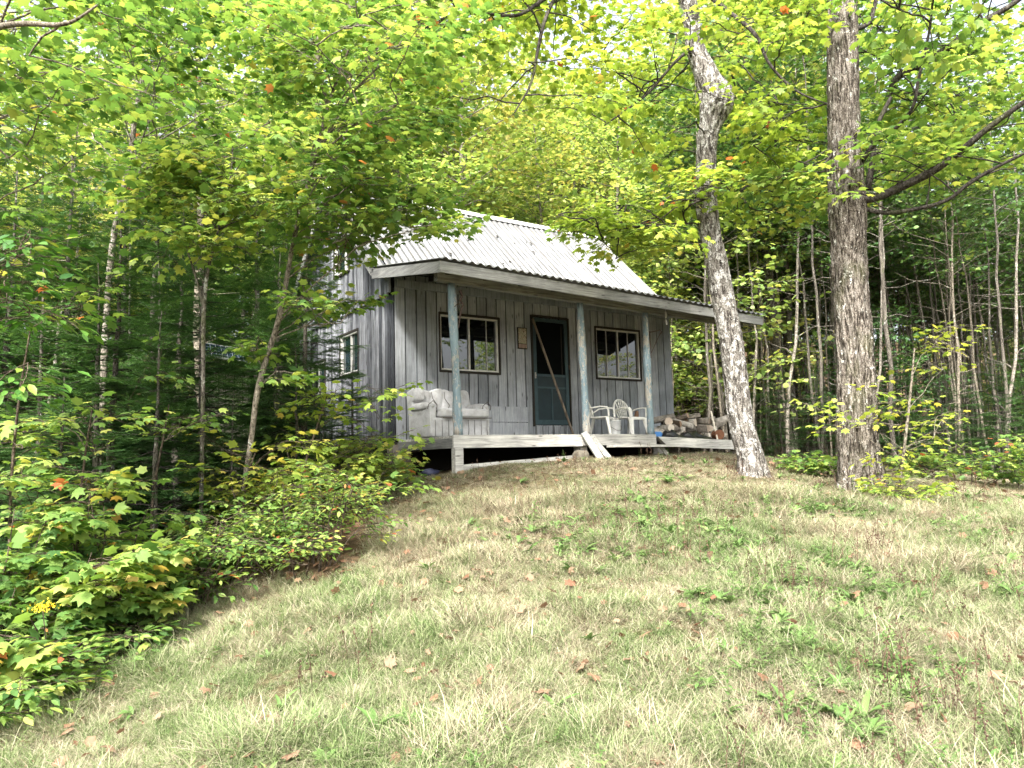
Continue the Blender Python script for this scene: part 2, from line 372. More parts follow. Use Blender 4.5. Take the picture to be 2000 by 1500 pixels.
# the open lawn, as a polygon on the map
LAWN = [ground_hit(*q)[0][:2] for q in [(-250,1480),(0,1335),(170,1290),(300,1215),(380,1160),(520,1150),(690,1145),(715,1060),(770,985),(800,935),(885,916)]]
LAWN += [np.array(p) for p in [(.25,-1.35),(5.9,-1.3),(7.2,-2.6),(9.2,-3.6),(11.5,-5.6)]] + [np.array(st(*p)) for p in [(14,7),(16,0),(14,-14),(-10,-14),(-7,0)]]
LAWN = np.array(LAWN)
def in_poly(x, y, P):
    x = np.asarray(x); y = np.asarray(y); c = np.zeros(x.shape, bool); n = len(P)
    for i in range(n):
        x0, y0 = P[i]; x1, y1 = P[i-1]
        hit = ((y0 > y) != (y1 > y)) & (x < (x1-x0)*(y-y0)/(y1-y0+1e-12)+x0); c ^= hit
    return c
def edge_dist(x, y, P):
    d = np.full(np.shape(x), 1e9)
    for i in range(len(P)):
        a = P[i-1]; b = P[i]; ab = b-a; tt = np.clip(((x-a[0])*ab[0]+(y-a[1])*ab[1])/(ab@ab), 0, 1)
        d = np.minimum(d, np.hypot(x-a[0]-tt*ab[0], y-a[1]-tt*ab[1]))
    return d
def lawnness(x, y):
    d = edge_dist(x, y, LAWN)*np.where(in_poly(x, y, LAWN), 1, -1)+(noise2(x, y, 1.1, 11)-.5)*.7
    return np.clip(d/.5+.5, 0, 1)

NG = 300
u = np.linspace(-1, 1, NG); us = np.sinh(u*4.2)/np.sinh(4.2)*170
S_, T_ = np.meshgrid(us, us+9, indexing='ij')
X_ = CAM[0]+S_*CY+T_*SY; Y_ = CAM[1]-S_*SY+T_*CY
Z_ = gz(X_.ravel(), Y_.ravel()).reshape(X_.shape)
# keep the ground under the cabin and deck below their floors
idx = np.arange(NG*NG).reshape(NG, NG)
quads = np.stack([idx[:-1, :-1], idx[1:, :-1], idx[1:, 1:], idx[:-1, 1:]], -1).reshape(-1, 4)
me = np_mesh('ground', np.stack([X_, Y_, Z_], -1).reshape(-1, 3), quads, k=4, smooth=True)
la = me.attributes.new('lawn', 'FLOAT', 'POINT'); la.data.foreach_set('value', lawnness(X_.ravel(), Y_.ravel()).astype(np.float32))
n = NT('forest_floor_and_lawn_soil'); v = n.coord('Object')
lit = n.ramp(n.noise(v, 9, 8, .75), [(.3, (.035, .026, .018)), (.5, (.10, .068, .042)), (.62, (.17, .11, .065)), (.75, (.05, .045, .02))])
thatch = n.ramp(n.noise(v, 28, 7, .75), [(.3, (.035, .028, .015)), (.5, (.11, .09, .05)), (.65, (.17, .14, .08)), (.8, (.07, .07, .025))])
c = n.mix(n.attr('lawn'), lit, thatch)
me.materials.append(n.done(n.bsdf(c, .95, .05, n.bump(n.noise(v, 30, 6, .7), 1.0, .04))))
tag(link('ground', me), kind='structure')

# ================================================================ CABIN
W_, DEP = 5.86, 4.3
cabin = empty('wooden_cabin', (0, 0, 0), 0, 'weathered grey board cabin with corrugated metal roof and open front porch', 'cabin')
def wall(mb, P, n_in, u0, u1, bot, top, pitch, gap, openings, thick=(.018, .03), mat=0, dark=1, vary=.01, gdep=.012):
    "boards nailed upright; P(u,z,d) maps wall coordinates to space, d outward"
    u = u0; 
    def piece(a, b, za, zb0, zb1, d0, d1, m, t):
        vs = [P(a, za, d0), P(b, za, d0), P(b, za, d1), P(a, za, d1), P(a, zb0, d0), P(b, zb1, d0), P(b, zb1, d1), P(a, zb0, d1)]
        mb.add(vs, [(0, 3, 2, 1), (4, 5, 6, 7), (0, 1, 5, 4), (1, 2, 6, 5), (2, 3, 7, 6), (3, 0, 4, 7)], m, t)
    def column(a, b, d0, d1, m, t, wob=0):
        cuts = sorted({a, b}|{o[0] for o in openings if a < o[0] < b}|{o[1] for o in openings if a < o[1] < b})
        for a2, b2 in zip(cuts[:-1], cuts[1:]):
            if b2-a2 < .004: continue
            mid = (a2+b2)/2; z0 = bot(mid)+wob
            for o in sorted([o for o in openings if o[0]-1e-4 < mid < o[1]+1e-4], key=lambda o: o[2]):
                if o[2] > z0+.005: piece(a2, b2, z0, o[2], o[2], d0, d1, m, t)
                z0 = o[3]
            if min(top(a2), top(b2)) > z0+.01: piece(a2, b2, z0, top(a2), top(b2), d0, d1, m, t)
    while u < u1-.01:
        w = min(pitch*random.uniform(.88, 1.12), u1-u)
        if u1-(u+w) < pitch*.4: w = u1-u
        column(u+gap/2, u+w-gap/2, 0, random.uniform(*thick), mat, random.random(), random.uniform(-vary, vary))
        u += w
    column(u0, u1, -.03, -.004, dark, .5)
zfront = lambda x: 2.52
mb = MB()
W1, DO, W2 = (.77, 1.85, 1.08, 1.96), (2.53, 3.29, .23, 2.07), (3.95, 5.01, 1.09, 1.99)
wall(mb, lambda u, z, d: (u, -d, z), 0, 0, W_, lambda u: .004, zfront, .185, .022, [W1, DO, W2])
# dressed boards: skirting panel beside the door, header ledger, corner boards
mb.box(.70, -.060, .02, 2.37, -.034, .27, 0, .95); mb.box(.70, -.062, .278, 2.37, -.034, .53, 0, .9)
mb.box(.02, -.075, 2.30, W_-.02, -.034, 2.42, 0, .1)
for k in range(6): mb.box(2.56+k*.125, -.052, .01, 2.56+k*.125+(.055, .03, .05, .04, .06, .03)[k], -.033, .21, 0, 1.0-.3*(k % 2))
mb.build('front_wall', [M['wall'], M['black']], cabin)
# left side: lower boards and a gable that laps over them
mb = MB()
sw = [(1.33, 2.11, 1.18, 1.86), (2.89, 3.60, .95, 1.55)]
wall(mb, lambda u, z, d: (-d, u, z), 0, 0, DEP, lambda u: -.02, lambda u: 2.30, .105, .008, sw, (.012, .040), 0, 1, .03)
mb.build('side_wall', [M['wall_rough'], M['black']], cabin)
mb = MB()
gtop = lambda u: 2.50+min(u, DEP-u)*.93
wall(mb, lambda u, z, d: (-.045-d, u, z), 0, 0, DEP, lambda u: 2.21, gtop, .10, .007, [(1.60, 2.26, 2.94, 3.62)], (.012, .038), 0, 1, .02)
mb.build('gable_wall', [M['wall_rough'], M['black']], cabin)
mb = MB()
wall(mb, lambda u, z, d: (W_+d, u, z), 0, 0, DEP, lambda u: -.02, gtop, .14, .01, [], (.012, .03))
wall(mb, lambda u, z, d: (u, DEP+d, z), 0, 0, W_, lambda u: -.02, lambda u: 2.5, .14, .01, [], (.012, .03))
mb.box(.03, .03, -.06, W_-.03, DEP-.03, -.02, 1)
mb.box(.03, .05, 2.44, W_-.03, DEP-.05, 2.47, 1)
mb.build('rear_wall', [M['wall_rough'], M['black']], cabin)
def parts(name, mat, boxes, t=.5, jit=0):
    for q in boxes: mb = MB(); mb.box(*q, 0, t, jit); mb.build(name, mat, cabin)
parts('foundation_block', M['concrete'], [(-.06, -.06, -.62, .22, .16, -.06), (-.08, 1.9, -.95, .22, 2.2, -.05), (-.1, DEP-.3, -1.2, .24, DEP, -.05), (W_-.25, -.05, -.6, W_+.02, .25, -.06), (W_-.25, DEP-.3, -.9, W_+.02, DEP, -.05)], .5, .01)
mb = MB(); mb.box(.26, .26, -1.1, W_-.3, .30, -.065); mb.build('crawlspace_light_block', M['dark_wood'], cabin)  # added sheet blocking light from behind, so the crawlspace stays dark
mb = MB(); mb.box(-.03, -.03, -.19, .02, DEP, -.03, 0, .3); mb.build('floor_sill', M['dark_wood'], cabin)

def window(rect, P, name='window', cols=(.5,), fr=.03, depth=.0, inner=(), side=False):
    a, b, z0, z1 = rect; m = MB()
    def bar(u0, u1, za, zb, d0, d1, mat=0):
        nonlocal m
        vs = [P(u0, za, d0), P(u1, za, d0), P(u1, za, d1), P(u0, za, d1), P(u0, zb, d0), P(u1, zb, d0), P(u1, zb, d1), P(u0, zb, d1)]
        m.add(vs, [(0, 3, 2, 1), (4, 5, 6, 7), (0, 1, 5, 4), (1, 2, 6, 5), (2, 3, 7, 6), (3, 0, 4, 7)], mat)
    o = .028                                    # dark rough casing, then the pale frame
    bar(a-.02, b+.02, z1, z1+.035, .0, .045, 1); bar(a-.02, b+.02, z0-.035, z0, .0, .045, 1)
    bar(a-.03, a, z0-.03, z1+.03, .0, .040, 1); bar(b, b+.03, z0-.03, z1+.03, .0, .040, 1)
    bar(a+.012, b-.012, z1-o, z1-.004, -.02, .030); bar(a+.012, b-.012, z0+.004, z0+o, -.02, .034)
    bar(b-o-.010, b-.010, z0+o, z1-o, -.02, .028); bar(a+.006, a+.018, z0+o, z1-o, -.02, .028)
    f = m.build('%s_frame' % name, [M['alu'], M['dark_wood']], None)
    w = empty(name); w.parent = cabin; f.parent = w; f.name = 'frame'
    g = MB()
    g.add([P(a, z0, -.012), P(b, z0, -.012), P(b, z1, -.012), P(a, z1, -.012)], [(0, 1, 2, 3)])
    g.build('pane', M['glass_side' if side else 'glass'], w)
    for c, wd in cols:
        m = MB(); u = a+(b-a)*c; bar(u-wd/2, u+wd/2, z0+o, z1-o, -.010, .018 if wd > .02 else .004)
        m.build('mullion', M['alu'], w)
    return w
window(W1, lambda u, z, d: (u, -d, z), cols=[(.49, .024), (.80, .009)])
window(W2, lambda u, z, d: (u, -d, z), cols=[(.25, .009), (.50, .022), (.745, .012)])
window(sw[0], lambda u, z, d: (-d, u, z), cols=[(.42, .03), (.95, .03)], side=True)
window(sw[1], lambda u, z, d: (-d, u, z), cols=[(.5, .03)], side=True)
window((1.60, 2.26, 2.94, 3.62), lambda u, z, d: (-.045-d, u, z), cols=[(.28, .035), (.95, .05)], side=True)

# door: a dark screen door with a half rail
dr = empty('screen_door'); dr.parent = cabin
m = MB(); a, b, z0, z1 = DO
m.box(a-.03, -.055, z0-.02, a, -.0, z1+.03, 1); m.box(b, -.05, z0-.02, b+.03, 0, z1+.03, 1); m.box(a, -.055, z1, b, 0, z1+.035, 1)
m.box(a+.01, -.040, z0+.01, a+.075, -.012, z1-.01); m.box(b-.075, -.040, z0+.01, b-.01, -.012, z1-.01)
m.box(a+.075, -.038, z0+.01, b-.075, -.014, z0+.09); m.box(a+.075, -.038, z1-.07, b-.075, -.014, z1-.01)
m.box(a+.075, -.038, 1.06, b-.075, -.014, 1.10); m.box(a+.075, -.038, .855, b-.075, -.014, .885)
m.box((a+b)/2-.012, -.037, z0+.09, (a+b)/2+.012, -.014, .855)
m.build('door_frame', [M['teal_lite'], M['dark_wood']], dr)
m = MB(); m.box(a+.07, -.026, z0+.085, b-.07, -.020, .86); m.box(a+.07, -.026, .88, b-.07, -.020, 1.065); m.build('lower_panel', M['teal'], dr)
m = MB(); m.box(a+.07, -.024, 1.095, b-.07, -.019, z1-.065); m.box(b-.145, -.030, 1.10, b-.128, -.025, 1.95, 1); m.build('insect_screen', [M['screen'], M['dark_wood']], dr)
m = MB(); m.box(a+.025, -.052, 1.02, a+.045, -.040, 1.12); m.tube([(a+.035, -.052, 1.09), (a+.035, -.075, 1.07), (a+.035, -.052, 1.04)], .006, 6); m.build('door_latch', M['brass'], dr)
m = MB(); m.box(b-.02, -.062, 1.20, b+.015, -.05, 1.27); m.build('hinge', M['iron'], dr)

# roofs
LAM = .131
def corr(P, u0, u1, v0, v1, amp=.017, nv=2, per=8, lam=LAM, thick=.0):
    nu = int((u1-u0)/lam*per)+1; U_ = np.linspace(u0, u1, nu); V_ = np.linspace(v0, v1, nv)
    vs = []
    for v in V_:
        for u_ in U_: vs.append(P(u_, v, amp*math.sin(2*math.pi*u_/lam)))
    k = len(vs); vs2 = [(p[0], p[1], p[2]-.004) for p in vs]
    f = [(j*nu+i, j*nu+i+1, (j+1)*nu+i+1, (j+1)*nu+i) for j in range(nv-1) for i in range(nu-1)]
    f2 = [tuple(reversed([q+k for q in t])) for t in f]
    e = [(i+k, i+1+k, i+1, i) for i in range(nu-1)]
    m = MB(); m.add(vs+vs2, f+f2+e); return m
FX0, FX1 = -.30, 6.08
zfr = lambda x: 2.21-(x-FX0)/(FX1-FX0)*.17           # the porch eave sags to the right
def Pp(u, v, h):                                     # v: 0 eave .. 1 wall
    z0 = zfr(u)+.022; z1 = 2.64; y0 = -2.03; y1 = .22
    return (u, y0+(y1-y0)*v, z0+(z1-z0)*v+h)
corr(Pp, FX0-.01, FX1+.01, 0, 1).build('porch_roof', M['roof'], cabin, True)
RZ, RY, BZ, BY = 4.55, 2.15, 2.62, .13
Pm = lambda u, v, h: (u, BY+(RY-BY)*v-h*.69, BZ+(RZ-BZ)*v+h*.73)
rf = corr(Pm, FX0+.0, 5.97, 0, 1)
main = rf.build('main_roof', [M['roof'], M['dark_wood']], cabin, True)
Pb = lambda u, v, h: (u, 2*RY-BY-(RY-BY)*v+.15*(1-v)+h*.69, BZ-.1+(RZ-BZ+.1)*v+h*.73)
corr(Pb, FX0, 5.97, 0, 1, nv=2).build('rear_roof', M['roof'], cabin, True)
m = MB()                                             # ridge cap
m.add([(FX0-.02, RY-.13, RZ-.085), (5.99, RY-.13, RZ-.085), (5.99, RY, RZ+.035), (FX0-.02, RY, RZ+.035), (5.99, RY+.13, RZ-.085), (FX0-.02, RY+.13, RZ-.085)], [(0, 1, 2, 3), (3, 2, 4, 5)])
m.build('ridge_cap', M['white_paint'], cabin)
m = MB()                                             # lap lines of the sheets and dark bits of leaf debris
random.seed(5)
for k in range(18):
    x = random.uniform(.2, 5.7); v = random.uniform(.08, .85); p = Pm(x, v, .021); r = random.uniform(.014, .042)
    q = [Pm(x+r*math.cos(a)*random.uniform(.6, 1.2), v+r*.36*math.sin(a)*random.uniform(.6, 1.2), .020) for a in np.linspace(0, 6.28, 8)[:-1]]
    top = Pm(x, v, .034); m = MB(); m.add(q+[top], [(i, (i+1) % 7, 7) for i in range(7)]); m.build('leaf_debris', M['dark_wood'], cabin)
m = MB()                                             # fascia, rake and verge boards
n0 = 14
for i in range(n0):
    xa = FX0+(FX1-FX0)*i/n0; xb = FX0+(FX1-FX0)*(i+1)/n0
    vs = [(xa, -2.0, zfr(xa)-.16), (xb, -2.0, zfr(xb)-.16), (xb, -1.965, zfr(xb)-.16), (xa, -1.965, zfr(xa)-.16), (xa, -2.0, zfr(xa)-.015), (xb, -2.0, zfr(xb)-.015), (xb, -1.965, zfr(xb)-.015), (xa, -1.965, zfr(xa)-.015)]
    f = [(0, 3, 2, 1), (4, 5, 6, 7), (0, 1, 5, 4), (2, 3, 7, 6)]
    if i == 0: f.append((3, 0, 4, 7))
    if i == n0-1: f.append((1, 2, 6, 5))
    m.add(vs, f, 0, .8 if i < 6 else (.55 if i < 10 else 1.0))
m.build('fascia_board', M['fascia'], cabin)
for x in (FX0, FX1-.03):
    m = MB(); za, zb = zfr(x), 2.60
    vs = [(x, -1.962, za-.16), (x, .13, zb-.17), (x, .13, zb-.02), (x, -1.962, za-.015)]; vs += [(p[0]+.03, p[1], p[2]) for p in vs]
    m.add(vs, [(0, 3, 2, 1), (4, 5, 6, 7), (0, 1, 5, 4), (3, 7, 6, 2), (0, 4, 7, 3), (1, 2, 6, 5)], 0, .6)
    m.build('rake_board', M['fascia_y'], cabin)
for x in (FX0, 5.94):
    for sgn in (0, 1):
        m = MB()
        ya, yb = (.10, RY) if not sgn else (2*RY-.0-.10+.1, RY+.001)
        m.beam((x+.015, ya, BZ-.10), (x+.015, yb, RZ-.075), .03, .14, 0, .9); m.build('verge_board', M['fascia_y'], cabin)
# rafters and purlins of the porch, beam and posts
zb = lambda x: 2.03-.022*x
for k in range(11):
    m = MB(); x = .0+k*.585; m.beam((x, -1.95, zfr(x)-.085), (x, -.06, 2.50), .045, .10, 0, .5); m.build('porch_rafter', M['dark_wood'], cabin)
for v in (.15, .45, .75): m = MB(); p0 = Pp(-.2, v, -.04); p1 = Pp(5.98, v, -.04); m.beam(p0, p1, .06, .03); m.build('roof_purlin', M['dark_wood'], cabin)
m = MB(); m.beam((-.14, -1.585, zb(-.14)+.075), (6.0, -1.585, zb(6.0)+.075), .10, .14, 0, .3); m.build('porch_beam', M['beam'], cabin)
def post(x, top, lean=0, seed=0):
    m = MB(); n_ = 22; pts = []; rad = []
    for i in range(n_):
        z = top*i/(n_-1); pts.append((x+lean*(z-top/2)+.012*math.sin(z*2.1+seed), -1.585+.008*math.sin(z*3+seed), z)); rad.append(.058+.007*math.sin(z*4.3+seed)+.004*random.random()-.004*z)
    m.tube(pts, rad, 14, 0, .5, True, .10); return m.build('post', M['post'], cabin, True)
random.seed(3)
p1 = post(.13, zb(.13)+.004, -.018, 1); p2 = post(2.33, zb(2.33)+.004, -.012, 2); p3 = post(3.66, zb(3.66)+.004, -.004, 3)
def bracket(p, x, z, mir=1):
    m = MB()
    m.tube([(x+.06, -1.6, z), (x+.28*mir, -1.62, z+.05)], .009, 6); m.tube([(x+.06, -1.6, z-.36), (x+.30*mir, -1.62, z+.03)], .006, 6)
    m.tube([(x+.065, -1.6, z+.02), (x+.065, -1.6, z-.42)], .010, 6)
    m.tube([(x+.28*mir, -1.62, z+.05), (x+.32*mir, -1.62, z+.02), (x+.29*mir, -1.62, z-.01)], .008, 6)
    return m.build('bracket', M['iron'], p)
bracket(p3, 3.66, 1.64)
m = MB(); m.tube([(.19, -1.65, 1.93), (.21, -1.67, 1.86), (.18, -1.66, 1.80), (.22, -1.67, 1.74), (.19, -1.66, 1.66), (.17, -1.66, 1.55), (.15, -1.66, 1.42)], [.022, .014, .020, .012, .016, .010, .006], 6)
m.tube([(.19, -1.66, 1.76), (.12, -1.67, 1.73), (.09, -1.67, 1.70)], .006, 6); m.build('hook', M['iron'], p1)
m = MB(); m.tube([(4.0, -1.7, 1.98), (4.01, -1.7, 1.93), (4.0, -1.7, 1.88)], [.012, .02, .012], 8); m.tube([(4.0, -1.7, 1.86), (4.01, -1.7, 1.81), (4.02, -1.7, 1.77)], [.008, .015, .01], 8); m.tube([(4.0, -1.7, 2.02), (4.0, -1.7, 1.77)], .003, 4)
m.build('hanging_chime', M['alu'], cabin)

# deck
m = MB(); y = -1.66; random.seed(9)
while y < -.01:
    w = min(.135, -y); m.box(.05, y+.004, -.034, 3.70, y+w-.004, random.uniform(-.004, .002), 0, random.random()); y += .14
m.box(.02, -1.70, -.165, 2.17, -1.665, .004, 0, .95); m.box(2.175, -1.703, -.155, 3.20, -1.665, .006, 0, .55); m.box(3.203, -1.70, -.155, 3.66, -1.665, .0, 0, .35)
m.build('porch_deck', M['deck'], cabin)
parts('deck_rim', M['fascia_y'], [(.02, -1.662, -.165, .05, -.0, -.036)], .5); parts('deck_joist', M['dark_wood'], [(.06, -1.64, -.15, 3.6, -1.60, -.036), (.06, -.7, -.15, 3.6, -.66, -.036)])
m = MB(); y = -1.62
while y < -.01:
    m.add([(3.72, y, -.045), (6.02, y, -.115), (6.02, y+.13, -.115), (3.72, y+.13, -.045), (3.72, y, -.075), (6.02, y, -.145), (6.02, y+.13, -.145), (3.72, y+.13, -.075)], [(3, 2, 1, 0), (0, 1, 5, 4), (4, 5, 6, 7), (2, 3, 7, 6), (0, 4, 7, 3), (1, 2, 6, 5)], 0, random.random()); y += .14
m.add([(3.69, -1.71, -.035), (6.04, -1.71, -.125), (6.04, -1.625, -.125), (3.69, -1.625, -.035), (3.90, -1.71, -.19), (6.04, -1.71, -.285), (6.04, -1.625, -.285), (3.90, -1.625, -.19)], [(3, 2, 1, 0)[::-1], (0, 4, 5, 1), (4, 7, 6, 5), (2, 6, 7, 3), (0, 3, 7, 4), (1, 5, 6, 2)], 0, 1.0)
m.build('lower_deck', M['deck'], cabin)
parts('deck_support', M['deck'], [(.03, -1.72, gzf(.1, -1.7)-.1, .15, -1.62, -.168), (2.2, -1.6, -.6, 2.33, -1.45, -.168), (3.9, -1.5, -.6, 4.03, -1.38, -.20), (5.7, -1.5, -.6, 5.83, -1.38, -.29)], .95)
# stovepipe on the far gable
m = MB(); m.tube([(6.32, 2.2, -.1), (6.32, 2.2, 2.0), (6.32, 2.2, 4.86)], .062, 14); m.tube([(6.32, 2.2, 4.86), (6.32, 2.2, 4.90)], [.085, .085], 14); m.tube([(5.9, 2.2, 1.3), (6.3, 2.2, 1.3)], .06, 12)
m.build('stovepipe', M['pipe'], cabin, True)

# ================================================================ THINGS ON AND AROUND THE PORCH
m = MB(); m.beam((2.50, -.10, 2.02), (3.10, -.35, .03), .045, .028, 0, .6); o = m.build('leaning_board', M['old_wood'])
tag(o, 'long thin brown board leaning diagonally across the dark screen door', 'board')
# plaque
pq = empty('wall_plaque', (2.31, -.045, 1.50), 0, 'small faded floral plaque hanging on the grey boards left of the door', 'plaque')
m = MB(); m.box(-.095, -.012, 0, .095, 0, .36); m.build('backing', M['dark_wood'], pq)
n = NT('faded_floral_print'); v = n.coord('Object'); a = n.noise(v, 22, 4, .7, 1.0)
c = n.ramp(a, [(.34, (.07, .06, .04)), (.44, (.26, .20, .15)), (.50, (.48, .42, .34)), (.56, (.16, .17, .09)), (.64, (.52, .47, .42))], 'LINEAR')
pm = n.done(n.bsdf(c, .8, .1))
m = MB(); m.box(-.08, -.017, .09, .08, -.0125, .345); m.build('picture', pm, pq)
m = MB()
for k in range(6): m.box(-.08+k*.028, -.019, .015, -.062+k*.028, -.0125, .08)
m.build('lower_band', plain('faded_pink_paint', (.42, .30, .25), .8), pq)

# sofa
sf = empty('loveseat', (.62, -.10, .004), R(2), 'battered off-white upholstered loveseat with draped back standing on the porch', 'sofa')
def pleat(v):
    v = v.copy(); k = (v[:, 2] < .05); v[:, 1] += np.where(v[:, 1] < 0, np.sin(v[:, 0]*58)*.010, 0)*k; return v
m = MB(); m.rbox((0, -.42, .145), (1.0, .64, .29), .10, 30, 0, .5, .008, None, 1, pleat); m.build('base', M['sofa'], sf, True)
m = MB(); m.rbox((.05, -.52, .345), (.86, .64, .15), .20, 20, 0, .5, .006, None, 2); m.build('seat_cushion', M['sofa'], sf, True)
def tuft(v):
    v = v.copy()
    for cx in (-.22, 0, .22): g = np.exp(-((v[:, 0]-cx-.05*np.sin(v[:, 2]*9))/.022)**2); v[:, 1] += np.where(v[:, 1] < 0, g*.040, 0)
    v[:, 2] += .02*np.cos(v[:, 0]*14)*(v[:, 2] > 0); return v
ca, sa = math.cos(R(-12)), math.sin(R(-12))
m = MB(); m.rbox((.0, -.13, .50), (1.02, .20, .46), .12, 34, 0, .5, .006, [[1, 0, 0], [0, ca, -sa], [0, sa, ca]], 3, tuft); m.build('backrest', M['sofa'], sf, True)
for s_ in (-1, 1):
    m = MB(); m.rbox((s_*.455, -.40, .24), (.11, .64, .46), .10, 16, 0, .5, .006, None, 4+s_)
    m.rbox((s_*.46, -.40, .45), (.16, .66, .13), .42, 18, 0, .5, .010, None, 6+s_); m.build('arm', M['sofa'], sf, True)
def cloth(v):
    v = v.copy(); v[:, 2] += .006*np.sin(v[:, 0]*31+v[:, 1]*17); v[:, 1] += .006*np.sin(v[:, 0]*47+v[:, 2]*20); return v
m = MB(); m.rbox((-.43, -.17, .63), (.17, .26, .20), .12, 24, 0, .5, .007, [[1, 0, 0], [0, ca, -sa], [0, sa, ca]], 9, cloth)
m.rbox((-.05, -.235, .43), (.78, .06, .05), .3, 24, 0, .5, .006, None, 12, cloth); m.build('throw', M['sofa'], sf, True)
pp_ = plain('grimy_piping', (.12, .11, .10), .9, .1)
pipes = [([(-.36, -.83, .275), (-.1, -.842, .268), (.2, -.842, .270), (.46, -.83, .278)], .007), ([(-.53, -.70, .40), (-.53, -.72, .46), (-.46, -.735, .52), (-.39, -.72, .46), (-.385, -.70, .36)], .006),
 ([(.385, -.70, .36), (.39, -.72, .46), (.46, -.735, .52), (.53, -.72, .46), (.53, -.70, .40)], .006), ([(-.16, -.17, .70), (-.18, -.235, .60), (-.12, -.27, .50), (-.16, -.30, .44)], .005), ([(.06, -.17, .71), (.03, -.235, .60), (.09, -.27, .50), (.05, -.30, .44)], .005)]
pipes += [([(-.44+k*.11, -.748, .25), (-.44+k*.11+.01*math.sin(k*3), -.752, .12), (-.44+k*.11, -.748, .02)], .0035) for k in range(9)]
for q, r in pipes: m = MB(); m.tube(q, r, 5); m.build('piping', pp_, sf, True)

# plastic chairs
def chair(loc, rz, label):
    c = empty('plastic_chair', loc, rz, label, 'chair', 'white plastic porch chairs')
    m = MB(); m.rbox((0, .0, .41), (.44, .42, .035), .22, 14, 0, .5, .0, None, 1, lambda v: np.c_[v[:, :2], v[:, 2]-.02*np.exp(-((v[:, 0]/.15)**2+(v[:, 1]/.15)**2))])
    m.rbox((0, -.205, .385), (.42, .03, .06), .2, 8); m.build('seat', M['white_plastic'], c, True)
    # back frame: arch from seat up; slats fan out
    m = MB(); arch = []
    for k in range(17):
        t = math.pi*k/16; arch.append((-.235*math.cos(t), .20+.10*math.sin(t)+.02, .44+.40*math.sin(t)**.75))
    m.tube(arch, [.024]*17, 8)
    for k in range(7):
        q = (k-3)/3; xb = q*.125; xt = q*.185; zt = .44+.40*max(0, 1-(xt/.235)**2)**.40
        pts = [(xb+(xt-xb)*u_, .205+.095*u_**.8-.015*math.cos(q*1.5), .42+(zt-.42)*u_) for u_ in np.linspace(0, 1, 7)]
        for a_, b_ in zip(pts[:-1], pts[1:]): m.beam(a_, b_, .025, .012, 0, .5, (0, 1, 0))
    m.build('backrest', M['white_plastic'], c, True)
    for s_ in (-1, 1):
        m = MB(); pts = [(s_*.235, .24, .52), (s_*.265, .10, .61), (s_*.275, -.08, .635), (s_*.265, -.20, .62), (s_*.245, -.235, .56), (s_*.235, -.235, .42)]
        for a_, b_ in zip(pts[:-1], pts[1:]): m.beam(a_, b_, .065, .024, 0, .5, (0, 1, 0) if abs(b_[2]-a_[2]) > abs(b_[1]-a_[1]) else (0, 0, 1))
        m.build('armrest', M['white_plastic'], c, False)
        m = MB(); m.beam((s_*.205, -.20, .40), (s_*.245, -.265, 0), .09, .06, 0, .5, (0, 1, 0), .6); m.build('leg', M['white_plastic'], c)
        m = MB(); m.beam((s_*.20, .19, .42), (s_*.235, .30, 0), .08, .055, 0, .5, (0, 1, 0), .6); m.build('leg', M['white_plastic'], c)
    c.scale = (.80, .80, .74)
    return c
chair((3.18, -.95, .004), R(34), 'white plastic chair turned sideways beside the middle blue post, just left of the pail')
chair((3.84, -.95, .004), R(4), 'white plastic chair with a brown cushion on its seat beside the right blue post')
m = MB(); m.rbox((0, 0, .0), (.15, .07, .15), .42, 14, 0, .5, .01); o = m.build('cushion', M['brown_cloth'], None, True); o.location = (3.98, -.95, .36); o.rotation_euler = (.1, 0, R(60))
tag(o, 'small round brown cushion resting on the right-hand plastic chair', 'cushion')
pb = empty('pail', (3.40, -1.02, .004), 0, 'dull white pail on the porch boards between the two plastic chairs', 'pail')
m = MB(); m.tube([(0, 0, 0), (0, 0, .04), (0, 0, .24), (0, 0, .245)], [.095, .10, .115, .12], 20); m.tube([(0, 0, .245), (0, 0, .255)], [.12, .105], 20); m.build('body', M['bucket'], pb, True)
m = MB(); m.tube([(-.118, 0, .22), (-.11, -.06, .14), (-.05, -.115, .09), (.05, -.115, .09), (.11, -.06, .14), (.118, 0, .22)], .004, 5); m.build('handle', M['iron'], pb)

# firewood heap
random.seed(21)
logs = []
def make_log(L, r, split):
    m = MB(); n_ = 12 if not split else 9
    prof = []
    for j in range(n_):
        a_ = 2*math.pi*j/n_
        rr = r*(1+.10*math.sin(3*a_+random.random()*6))
        if split and math.pi*.95 < a_ < math.pi*2.02: prof.append((rr*math.cos(a_), -r*.12*random.random()))
        else: prof.append((rr*math.cos(a_), rr*math.sin(a_)))
    vs = [(-L/2, p[0], p[1]) for p in prof]+[(0, p[0]*1.02, p[1]*1.03) for p in prof]+[(L/2, p[0]*.97, p[1]*.96) for p in prof]
    fs = [(i*n_+j, i*n_+(j+1) % n_, (i+1)*n_+(j+1) % n_, (i+1)*n_+j) for i in range(2) for j in range(n_)]
    m.add(vs, fs, 0); m.add(vs[:n_], [tuple(reversed(range(n_)))], 1); m.add(vs[2*n_:], [tuple(range(n_))], 1)
    return m.build('firewood_log', [M['log_bark'], M['log_end']])
protos = [make_log(random.uniform(.36, .46), random.uniform(.045, .085), k % 2) for k in range(8)]
k = 0
